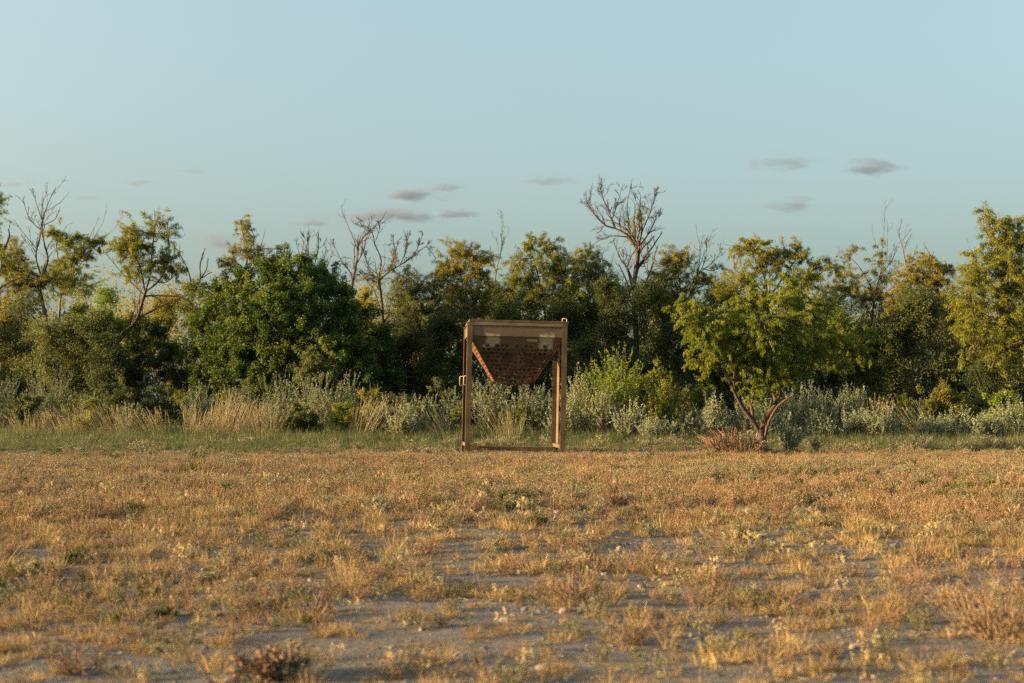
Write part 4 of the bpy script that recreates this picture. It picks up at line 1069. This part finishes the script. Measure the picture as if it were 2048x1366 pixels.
def stems(rng, n, h, spread, lean, r, side=4, sl=.4, up=.4):
    ang = rng.uniform(0, 2 * math.pi, n); rad = np.sqrt(rng.uniform(0, 1, n))
    S = np.stack([np.cos(ang) * rad * spread, np.sin(ang) * rad * spread, np.full(n, -.005)], -1)
    D = unit(np.stack([np.cos(ang) * lean * rad, np.sin(ang) * lean * rad, np.ones(n)], -1) + rng.normal(size=(n, 3)) * .15)
    P = grow(rng, S, D, h * rng.uniform(.55, 1.1, n), 4, .16, .05)
    m_ = n * side
    w_ = rng.integers(0, n, m_); j = rng.integers(1, 4, m_)
    D2 = unit(P[w_, j + 1] - P[w_, j]) + rng.normal(size=(m_, 3)) * .6
    P2 = grow(rng, P[w_, j], unit(D2), h * sl * rng.uniform(.4, 1.1, m_), 4, .18, up * .3)
    R = np.broadcast_to(np.linspace(1, .5, 5) * r, (n, 5)); R2 = np.broadcast_to(np.linspace(.7, .35, 5) * r, (m_, 5))
    return P, R, P2, R2

def on_lines(rng, P, per, L, W, spread=.7, lo=.2, hang=0.0, up=0.3):
    n = len(P) * per
    w_ = np.repeat(np.arange(len(P)), per); K = P.shape[1] - 1
    t = (lo + (1 - lo) * rng.uniform(0, 1, n)) * (K - .001)
    ii = t.astype(int); ff = (t - ii)[:, None]
    C = P[w_, ii] * (1 - ff) + P[w_, ii + 1] * ff
    Tn = unit(P[w_, ii + 1] - P[w_, ii])
    return leafs(C, unit(Tn * up + rng.normal(size=C.shape) * spread + np.array([0, 0, -hang])), L * rng.uniform(.6, 1.3, n), W, rng)

def make_sources():
    S = {}
    rng = np.random.default_rng(9)
    L = []
    for k in range(5):          # short dry grass
        g = Geo(); (V_, F_), P = tuft(rng, 80, [.085, .065, .10, .075, .12][k], .055, .75, .0026); g.add(V_, F_, np.repeat(np.clip(rng.normal(.48, .28, 80), 0, 1), 3)); L.append(src(f"dry_grass_{k}", g, M["straw"]))
    S["straw"] = L
    L = []
    for k in range(4):          # flattened straw mats
        g = Geo(); (V_, F_), P = tuft(rng, 95, .075, .085, 1.6, .0024, 1.2, True); g.add(V_, F_, np.repeat(np.clip(rng.normal(.38, .25, 95), 0, 1), 3)); L.append(src(f"straw_mat_{k}", g, M["straw"]))
    S["mat"] = L
    L = []
    for k in range(5):          # greyish forbs
        g = Geo(); P, R, P2, R2 = stems(rng, 11, [.10, .12, .085, .14, .11][k], .03, .8, .0011, 4, .45)
        g.add(*tubes(P, R, 3), .25); g.add(*tubes(P2, R2, 3), .3)
        V_, F_ = on_lines(rng, np.concatenate([P, P2]), 9, .012, .0055, .8, .25); g.add(V_, F_, np.clip(rng.normal(.55, .2, len(F_)), 0, 1)); L.append(src(f"grey_forb_{k}", g, M["forb"]))
    S["forb"] = L
    L = []
    for k in range(4):          # rosy dry forbs
        g = Geo(); P, R, P2, R2 = stems(rng, 14, [.10, .13, .09, .115][k], .03, .75, .0012, 4, .4, .7)
        g.add(*tubes(P, R, 3), .25); g.add(*tubes(P2, R2, 3), .35)
        V_, F_ = on_lines(rng, np.concatenate([P, P2]), 6, .011, .004, .7, .4); g.add(V_, F_, np.clip(rng.normal(.6, .2, len(F_)), 0, 1)); L.append(src(f"rosy_forb_{k}", g, M["pink"]))
    S["pink"] = L
    L = []
    for k in range(3):          # green sprigs
        g = Geo(); P, R, P2, R2 = stems(rng, 12, [.07, .09, .11][k], .04, 1.1, .0012, 4, .5)
        g.add(*tubes(P, R, 3), .3); g.add(*tubes(P2, R2, 3), .3)
        V_, F_ = on_lines(rng, np.concatenate([P, P2]), 10, .018, .009, .9, .15); g.add(V_, F_, np.clip(rng.normal(.5, .2, len(F_)), 0, 1)); L.append(src(f"green_sprig_{k}", g, M["sprig"]))
    S["sprig"] = L
    L = []
    for k in range(4):          # pale nodding heads on thin stalks
        g = Geo(); P, R, P2, R2 = stems(rng, 4, [.12, .10, .14, .09][k], .03, .5, .0011, 1, .3)
        g.add(*tubes(P, R, 3), .1)
        tip = P[:, -1]; m_ = 13
        C = np.repeat(tip, m_, 0) + rng.normal(size=(4 * m_, 3)) * np.array([.006, .006, .010])
        V_, F_ = leafs(C, unit(rng.normal(size=C.shape) * .6 + np.array([0, 0, -.5])), .018 * rng.uniform(.6, 1.3, len(C)), .008, rng); g.add(V_, F_, np.clip(rng.normal(.55, .2, len(F_)), 0, 1))
        L.append(src(f"pale_head_{k}", g, M["head"]))
    S["head"] = L
    L = []
    for k in range(4):          # dead twig tufts
        g = Geo(); P, R, P2, R2 = stems(rng, 16, [.13, .16, .10, .14][k], .035, .9, .0020, 4, .4, .6)
        g.add(*tubes(P, R, 4), np.repeat(rng.uniform(.2, .8, 16), 16)); g.add(*tubes(P2, R2, 3), .5); L.append(src(f"dead_twigs_{k}", g, M["twig"]))
    S["twig"] = L
    L = []
    for k in range(5):          # meadow grass of the far band
        g = Geo(); (V_, F_), P = tuft(rng, 90, [.20, .26, .16, .30, .22][k], .13, .45, .0050, .5); g.add(V_, F_, np.repeat(np.clip(rng.normal(.45, .22, 90), 0, 1), 3)); L.append(src(f"meadow_grass_{k}", g, M["mead"]))
    S["mead"] = L
    L = []
    for k in range(6):          # pebbles
        th = np.linspace(0, math.pi, 5)[1:-1]; ph = np.arange(6) / 6 * 2 * math.pi
        d = np.array([(0, 0, 1)] + [(math.sin(a) * math.cos(b_), math.sin(a) * math.sin(b_), math.cos(a)) for a in th for b_ in ph] + [(0, 0, -1)])
        V_ = d * (1 + rng.normal(size=(len(d), 1)) * .2) * np.array([1, rng.uniform(.6, .9), rng.uniform(.4, .65)]) * .01
        F4 = np.array([[1 + i_ * 6 + j_, 7 + i_ * 6 + j_, 7 + i_ * 6 + (j_ + 1) % 6, 1 + i_ * 6 + (j_ + 1) % 6] for i_ in range(2) for j_ in range(6)])
        T3 = np.array([[0, 1 + j_, 1 + (j_ + 1) % 6] for j_ in range(6)] + [[19, 13 + (j_ + 1) % 6, 13 + j_] for j_ in range(6)])
        g = Geo(); g.add(V_, F4, .5); g.add(np.zeros((0, 3)), T3 - len(V_), .5)
        L.append(src(f"pebble_{k}", g, M["gravel"]))
    S["pebble"] = L
    return S
SRC = make_sources()

def spread(name, label, cat, kind, P, scl, rng, tilt=.12):
    """one point mesh whose geometry nodes set a source plant on every point"""
    me = bpy.data.meshes.new(name)
    n = len(P)
    me.vertices.add(n); me.vertices.foreach_set("co", np.ascontiguousarray(P, np.float32).ravel())
    for nm, ty, val in (("rot", 'FLOAT_VECTOR', np.column_stack([rng.normal(size=n) * tilt, rng.normal(size=n) * tilt, rng.uniform(0, 6.283, n)])), ("scl", 'FLOAT', scl), ("pick", 'INT', rng.integers(0, len(SRC[kind]), n))):
        a_ = me.attributes.new(nm, ty, 'POINT')
        a_.data.foreach_set("vector" if ty == 'FLOAT_VECTOR' else "value", np.ascontiguousarray(val, np.int32 if ty == 'INT' else np.float32).ravel())
    col_ = bpy.data.collections.get("src_" + kind)
    if col_ is None:
        col_ = bpy.data.collections.new("src_" + kind)
        for o_ in SRC[kind]: col_.objects.link(o_)
    o = bpy.data.objects.new(name, me); COL.objects.link(o)
    ng = bpy.data.node_groups.new("spread_" + name, 'GeometryNodeTree')
    ng.interface.new_socket("Geometry", in_out='INPUT', socket_type='NodeSocketGeometry')
    ng.interface.new_socket("Geometry", in_out='OUTPUT', socket_type='NodeSocketGeometry')
    N = ng.nodes.new
    gi, go = N("NodeGroupInput"), N("NodeGroupOutput")
    ip, ci = N("GeometryNodeInstanceOnPoints"), N("GeometryNodeCollectionInfo")
    ci.inputs["Collection"].default_value = col_; ci.inputs["Separate Children"].default_value = True; ci.inputs["Reset Children"].default_value = True
    ip.inputs["Pick Instance"].default_value = True
    def named(nm, ty):
        q = N("GeometryNodeInputNamedAttribute"); q.data_type = ty; q.inputs["Name"].default_value = nm
        return q.outputs["Attribute"]
    lk = ng.links.new
    lk(gi.outputs[0], ip.inputs["Points"]); lk(ci.outputs[0], ip.inputs["Instance"])
    lk(named("pick", 'INT'), ip.inputs["Instance Index"]); lk(named("rot", 'FLOAT_VECTOR'), ip.inputs["Rotation"]); lk(named("scl", 'FLOAT'), ip.inputs["Scale"])
    lk(ip.outputs[0], go.inputs[0])
    md = o.modifiers.new("spread", 'NODES'); md.node_group = ng
    tag(o, label, cat, kind="stuff")
    return o

rng = np.random.default_rng(31)
def field(density, y0, y1, margin=1.8):
    """random points over the wedge of ground around the view, denser where the plants are small"""
    A = 0.40 * (y1 ** 2 - y0 ** 2) + 2 * margin * (y1 - y0)
    boost = 3.0 if y0 < 5 and density < 200 else 1.0
    n = int(A * density * boost)
    y = np.sqrt(rng.uniform(y0 ** 2, y1 ** 2, n)); x = rng.uniform(-1, 1, n) * (0.40 * y + margin)
    k = rng.uniform(0, 1, n) < (np.interp(y, [2, 4.5, 7, 10, 14], [1, .85, .6, .42, .34]) if boost > 1 else 1)
    return x[k], y[k]
def place(x, y, keep):
    x, y = x[keep], y[keep]
    return np.column_stack([x, y, ground_z(x, y)])
def cover(x, y):
    """0 bare .. 1 overgrown"""
    c_ = 0.24 * vnoise(x / .9, y / .7, 11) + 0.42 * vnoise(x / .22, y / .17, 12) + 0.12 * vnoise(x / 3.1, y / 3.1, 13)
    return c_ + np.interp(y, [2, 4, 7, 9, 14, 18, 19.5, 21, 24], [.34, .36, .42, .50, .58, .6, .3, .4, .6])
def size(y):
    return np.interp(y + np.abs(rng.normal(size=len(y))) * (y > 14) * -1.5 + .6 * (y > 14), [2.5, 4, 6, 9, 13, 15.5, 18.5, 20], [.42, .48, .60, .80, .95, .88, .58, .5])
def bare_pad(x, y):
    """the trodden strip around the feeder and right of it"""
    return np.exp(-((y - 19.9) / 1.3) ** 2) * np.clip(1.25 - np.abs(x - .7) / 3.2, 0, 1) > .42 + .3 * vnoise(x / .5, y / .3, 14)

x, y = field(110, 2.3, 22.5); c_ = cover(x, y); k_ = (c_ > rng.uniform(-.1, .45, len(x))) & ~bare_pad(x, y) & (y < 21.0 - 1.5 * np.clip((-1.5 - x) / 3, 0, 1) + 1.8 * vnoise(x / 1.3, y / 2.5, 26) + rng.normal(size=len(x)) * 1.3) & (vnoise(x / 1.7, y / 1.2, 15) + rng.normal(size=len(x)) * .5 > -.25)
spread("dry_grass", "short golden dry grass tufts all over the clearing", "grass", "straw", place(x, y, k_), size(y[k_]) * np.minimum(1.5, rng.lognormal(-.16, .32, k_.sum())), rng)
x, y = field(95, 2.3, 20); c_ = cover(x, y); k_ = (c_ > rng.uniform(-.45, .2, len(x))) & ~bare_pad(x, y)
spread("straw_litter", "flattened straw matting the ground between the tufts", "straw", "mat", place(x, y, k_), size(y[k_]) * rng.uniform(.6, 1.2, k_.sum()), rng, .05)
x, y = field(75, 2.3, 23.5); c_ = cover(x, y); k_ = (rng.uniform(0, 1, len(x)) < np.interp(y, [2, 6, 9, 13], [.30, .38, .6, 1])) & (c_ > rng.uniform(-.05, .5, len(x))) & ~bare_pad(x, y) & (vnoise(x / 1.3, y / 1.3, 16) + rng.normal(size=len(x)) * .4 > -.1)
spread("grey_forb", "small grey-green forbs scattered through the dry grass", "forb", "forb", place(x, y, k_), size(y[k_]) * rng.uniform(.6, 1.2, k_.sum()), rng)
x, y = field(65, 4, 22); c_ = cover(x, y); k_ = (c_ > rng.uniform(0, .55, len(x))) & ~bare_pad(x, y) & (y < 20.8 + 2.0 * vnoise(x / 1.1, y / 2.5, 27) + rng.normal(size=len(x)) * 1.3) & (vnoise(x / 1.6, y / 1.6, 17) + rng.normal(size=len(x)) * .35 > .05)
spread("rosy_forb", "rosy brown dry forbs of the middle clearing", "forb", "pink", place(x, y, k_), size(y[k_]) * rng.uniform(.6, 1.2, k_.sum()), rng)
x, y = field(13, 3, 24); c_ = cover(x, y); k_ = (rng.uniform(0, 1, len(x)) < np.interp(y, [2, 7, 11], [.15, .35, 1])) & (c_ > .1) & ~bare_pad(x, y) & (vnoise(x / .9, y / .9, 18) + .25 * vnoise(x / .3, y / .3, 19) > .38)
spread("green_sprig", "little green plants in patches among the dry grass", "plant", "sprig", place(x, y, k_), size(y[k_]) * rng.uniform(.6, 1.3, k_.sum()), rng)
x, y = field(2.4, 2.4, 12); c_ = cover(x, y); k_ = (c_ > rng.uniform(-.2, .3, len(x)))
spread("pale_seed_head", "pale nodding dry heads on thin stalks in the foreground", "weed", "head", place(x, y, k_), size(y[k_]) * rng.uniform(.6, 1.1, k_.sum()), rng)
x, y = field(4.5, 17.5, 25.5, 2); k_ = (vnoise(x / 1.4, y / .9, 24) + rng.normal(size=len(x)) * .4 > .15) & ~bare_pad(x, y)
spread("tall_weed", "taller pale weeds along the ragged edge of the grass band", "weed", "forb", place(x, y, k_), rng.uniform(.8, 2.2, k_.sum()), rng)
x, y = field(8, 3, 20); c_ = cover(x, y); k_ = (c_ > rng.uniform(.0, .5, len(x))) & ~bare_pad(x, y)
spread("dry_twigs", "little dead twig tufts among the grass", "twigs", "twig", place(x, y, k_), size(y[k_]) * rng.uniform(.5, 1.3, k_.sum()), rng)
x, y = field(36, 17, 38, 3); k_ = (y + vnoise(x / 1.3, y / .8, 20) * 2.2 + rng.normal(size=len(x)) * 1.7 > 21.4 - 2.2 * np.clip((-1.5 - x) / 3, 0, 1) + .9 * np.exp(-((x - .3) / 2.2) ** 2)) & (rng.uniform(0, 1, len(x)) < np.interp(y, [18, 21, 24, 30, 38], [.5, .9, 1, .7, .3]))
spread("meadow_grass", "soft grey-green grass in the band before the thicket", "grass", "mead", place(x, y, k_), np.interp(y[k_], [20, 23, 26, 32], [.4, .6, 1.1, 1.4]) * rng.uniform(.6, 1.2, k_.sum()), rng)
x, y = field(2200, 2.3, 11); k_ = (vnoise(x / .5, y / .3, 21) + rng.normal(size=len(x)) * .6 > .0)
spread("gravel", "small grey pebbles strewn on the bare ground", "gravel", "pebble", place(x, y, k_), rng.lognormal(-1.05, .58, k_.sum()), rng, .3)
x, y = field(60, 12, 21.5); k_ = (vnoise(x / .8, y / .8, 22) + rng.normal(size=len(x)) * .4 > .15) | bare_pad(x, y)
spread("far_gravel", "pebbles on the bare trodden strip by the feeder", "gravel", "pebble", place(x, y, k_), rng.lognormal(0.1, .5, k_.sum()), rng, .3)

# ------------------------------------------------------------------ dead clumps one can pick out
def stick_clump(name, label, px_, py_, hpx, wpx, seed, n=26, mat="twig", lean=1.0, leaf=None, dirx=0.0):
    rng = np.random.default_rng(seed)
    D = CAM_Z * F_PX / (py_ - 825.0); x0 = (px_ - 1024) * pxm(D)
    h = hpx * pxm(D); w = wpx * pxm(D)
    P, R, P2, R2 = stems(rng, n, h, w * .22, lean, max(.0016, h * .014), 4, .42, .5)
    if dirx: P[:, :, 0] += dirx * P[:, :, 2]; P2[:, :, 0] += dirx * P2[:, :, 2]
    g = Geo(); g.add(*tubes(P, R, 4), np.repeat(rng.uniform(.2, .9, n), 16)); g.add(*tubes(P2, R2, 3), .55)
    if leaf:
        V_, F_ = on_lines(rng, P2, 7, .016, .007, .8, .3); g.add(V_, F_, np.clip(rng.normal(.45, .25, len(F_)), 0, 1))
    o = g.build(name, M[mat]); o.location = (x0, D, float(ground_z(x0, D)))
    tag(o, label, "dead shrub", "dead twiggy clumps on the clearing")
stick_clump("dead_twig_clump", "dry twig tuft standing behind the rounded tan stone", 1150, 1204, 74, 92, 601, 34)
stick_clump("dead_twig_clump", "splayed orange-brown twig clump at the bottom left", 172, 1345, 90, 120, 602, 26, lean=1.4)
stick_clump("dead_twig_clump", "rosy twig clump in the lower right", 1450, 1190, 70, 100, 603, 30)
stick_clump("dead_twig_clump", "thin dead stalks on the left middle clearing", 455, 1135, 60, 60, 604, 12)
stick_clump("dead_twig_clump", "tangled brown brush clump at the lower right edge", 1985, 1290, 100, 150, 605, 44, lean=1.2)
stick_clump("dead_twig_clump", "low dark brush clump at the bottom edge left of centre", 540, 1366, 70, 110, 606, 40, lean=1.3, leaf=True)
stick_clump("dead_twig_clump", "brown bent twigs right of the middle clearing", 1830, 1130, 60, 70, 607, 16)
stick_clump("fallen_brush", "pile of dry fallen twigs at the left of the young tree's foot", 1474, 912, 66, 130, 608, 170, lean=1.9, dirx=-.35)

# ------------------------------------------------------------------ small clouds
def cloud(label, px_, py_, wpx, hpx, seed, dens=1.0):
    D = 3000.0
    c_ = at(px_, py_, D); s = pxm(D)
    rx, rz = wpx * s / 2 * 2.0, hpx * s / 2 * 1.9
    ry = max(rx * .5, 40)
    th = np.linspace(0, math.pi, 10)[1:-1]; ph = np.arange(16) / 16 * 2 * math.pi
    d = np.array([(0, 0, 1)] + [(math.sin(a) * math.cos(b_), math.sin(a) * math.sin(b_), math.cos(a)) for a in th for b_ in ph] + [(0, 0, -1)])
    F4 = np.array([[1 + i_ * 16 + j_, 17 + i_ * 16 + j_, 17 + i_ * 16 + (j_ + 1) % 16, 1 + i_ * 16 + (j_ + 1) % 16] for i_ in range(7) for j_ in range(16)])
    T3 = np.array([[0, 1 + j_, 1 + (j_ + 1) % 16] for j_ in range(16)] + [[len(d) - 1, 113 + (j_ + 1) % 16, 113 + j_] for j_ in range(16)])
    m, nt, out = new_mat("cloud_vapour")
    tc = nt.nodes.new("ShaderNodeTexCoord")
    mp = nt.nodes.new("ShaderNodeMapping"); mp.inputs["Scale"].default_value = (1 / rx, 1 / ry, 1 / rz); nt.links.new(tc.outputs["Object"], mp.inputs[0])
    ln = nt.nodes.new("ShaderNodeVectorMath"); ln.operation = 'LENGTH'; nt.links.new(mp.outputs[0], ln.inputs[0])
    mp2 = nt.nodes.new("ShaderNodeMapping"); q = 1 / (rz * 1.5); mp2.inputs["Scale"].default_value = (q * .3, q * .3, q); mp2.inputs["Location"].default_value = (seed * 3.7, seed * 1.3, 0); nt.links.new(tc.outputs["Object"], mp2.inputs[0])
    nz = nt.nodes.new("ShaderNodeTexNoise"); nz.inputs["Scale"].default_value = 1.6; nz.inputs["Detail"].default_value = 6; nz.inputs["Roughness"].default_value = .65; nt.links.new(mp2.outputs[0], nz.inputs["Vector"])
    def mth(op, a, b_):
        n_ = nt.nodes.new("ShaderNodeMath"); n_.operation = op
        for i_, v_ in enumerate((a, b_)):
            if isinstance(v_, (int, float)): n_.inputs[i_].default_value = v_
            else: nt.links.new(v_, n_.inputs[i_])
        return n_.outputs[0]
    e_ = mth('SUBTRACT', mth('MULTIPLY', nz.outputs["Fac"], 3.6), mth('ADD', mth('MULTIPLY', ln.outputs["Value"], 1.3), .95))
    mr_ = nt.nodes.new("ShaderNodeMapRange"); mr_.inputs[1].default_value = 0.0; mr_.inputs[2].default_value = 0.7; mr_.inputs[3].default_value = 0; mr_.inputs[4].default_value = dens * 1.5 / (2 * ry); nt.links.new(e_, mr_.inputs[0])
    vol = nt.nodes.new("ShaderNodeVolumePrincipled"); vol.inputs["Color"].default_value = (.24, .29, .42, 1); vol.inputs["Anisotropy"].default_value = .2
    nt.links.new(mr_.outputs[0], vol.inputs["Density"]); nt.links.new(vol.outputs[0], out.inputs["Volume"])
    o = build("cloud", d * np.array([rx, ry, rz]), [F4, T3], m)
    o.location = c_
    tag(o, label, "cloud", "small grey clouds low in the sky")
for k, a_ in enumerate([
    ("long flat grey cloud above the wide dead tree", 775, 431, 190, 20, 2.2), ("grey cloud right above the long flat one", 830, 390, 110, 20, 2.0), ("small slanting cloud wisp right of the grey pair", 897, 376, 60, 18, .9),
    ("flat thin cloud left of the tall dead tree", 1104, 361, 90, 12, 1.0), ("thin cloud bar left of the tilted cloud at upper right", 1558, 328, 120, 18, 1.1), ("tilted rightmost grey cloud", 1752, 336, 80, 26, 1.2),
    ("small puffy cloud below the two right-hand clouds", 1580, 408, 85, 20, 1.2), ("little cloud above the left trees", 277, 366, 50, 10, 1.0), ("pale lilac cloud bank low over the dead snag", 440, 490, 120, 26, 1.6),
    ("small cloud right of the long flat cloud", 912, 430, 60, 14, 1.5), ("faint cloud bar left of the long flat cloud", 622, 446, 80, 10, 1.5), ("faint cloud wisp at the upper left edge", 30, 367, 70, 12, .8), ("small cloud behind the bare-topped tree", 165, 396, 50, 10, .8), ("faint grey wisp above the little left cloud", 372, 341, 60, 12, .5)]):
    cloud(a_[0], *a_[1:5], k + 1, a_[5])
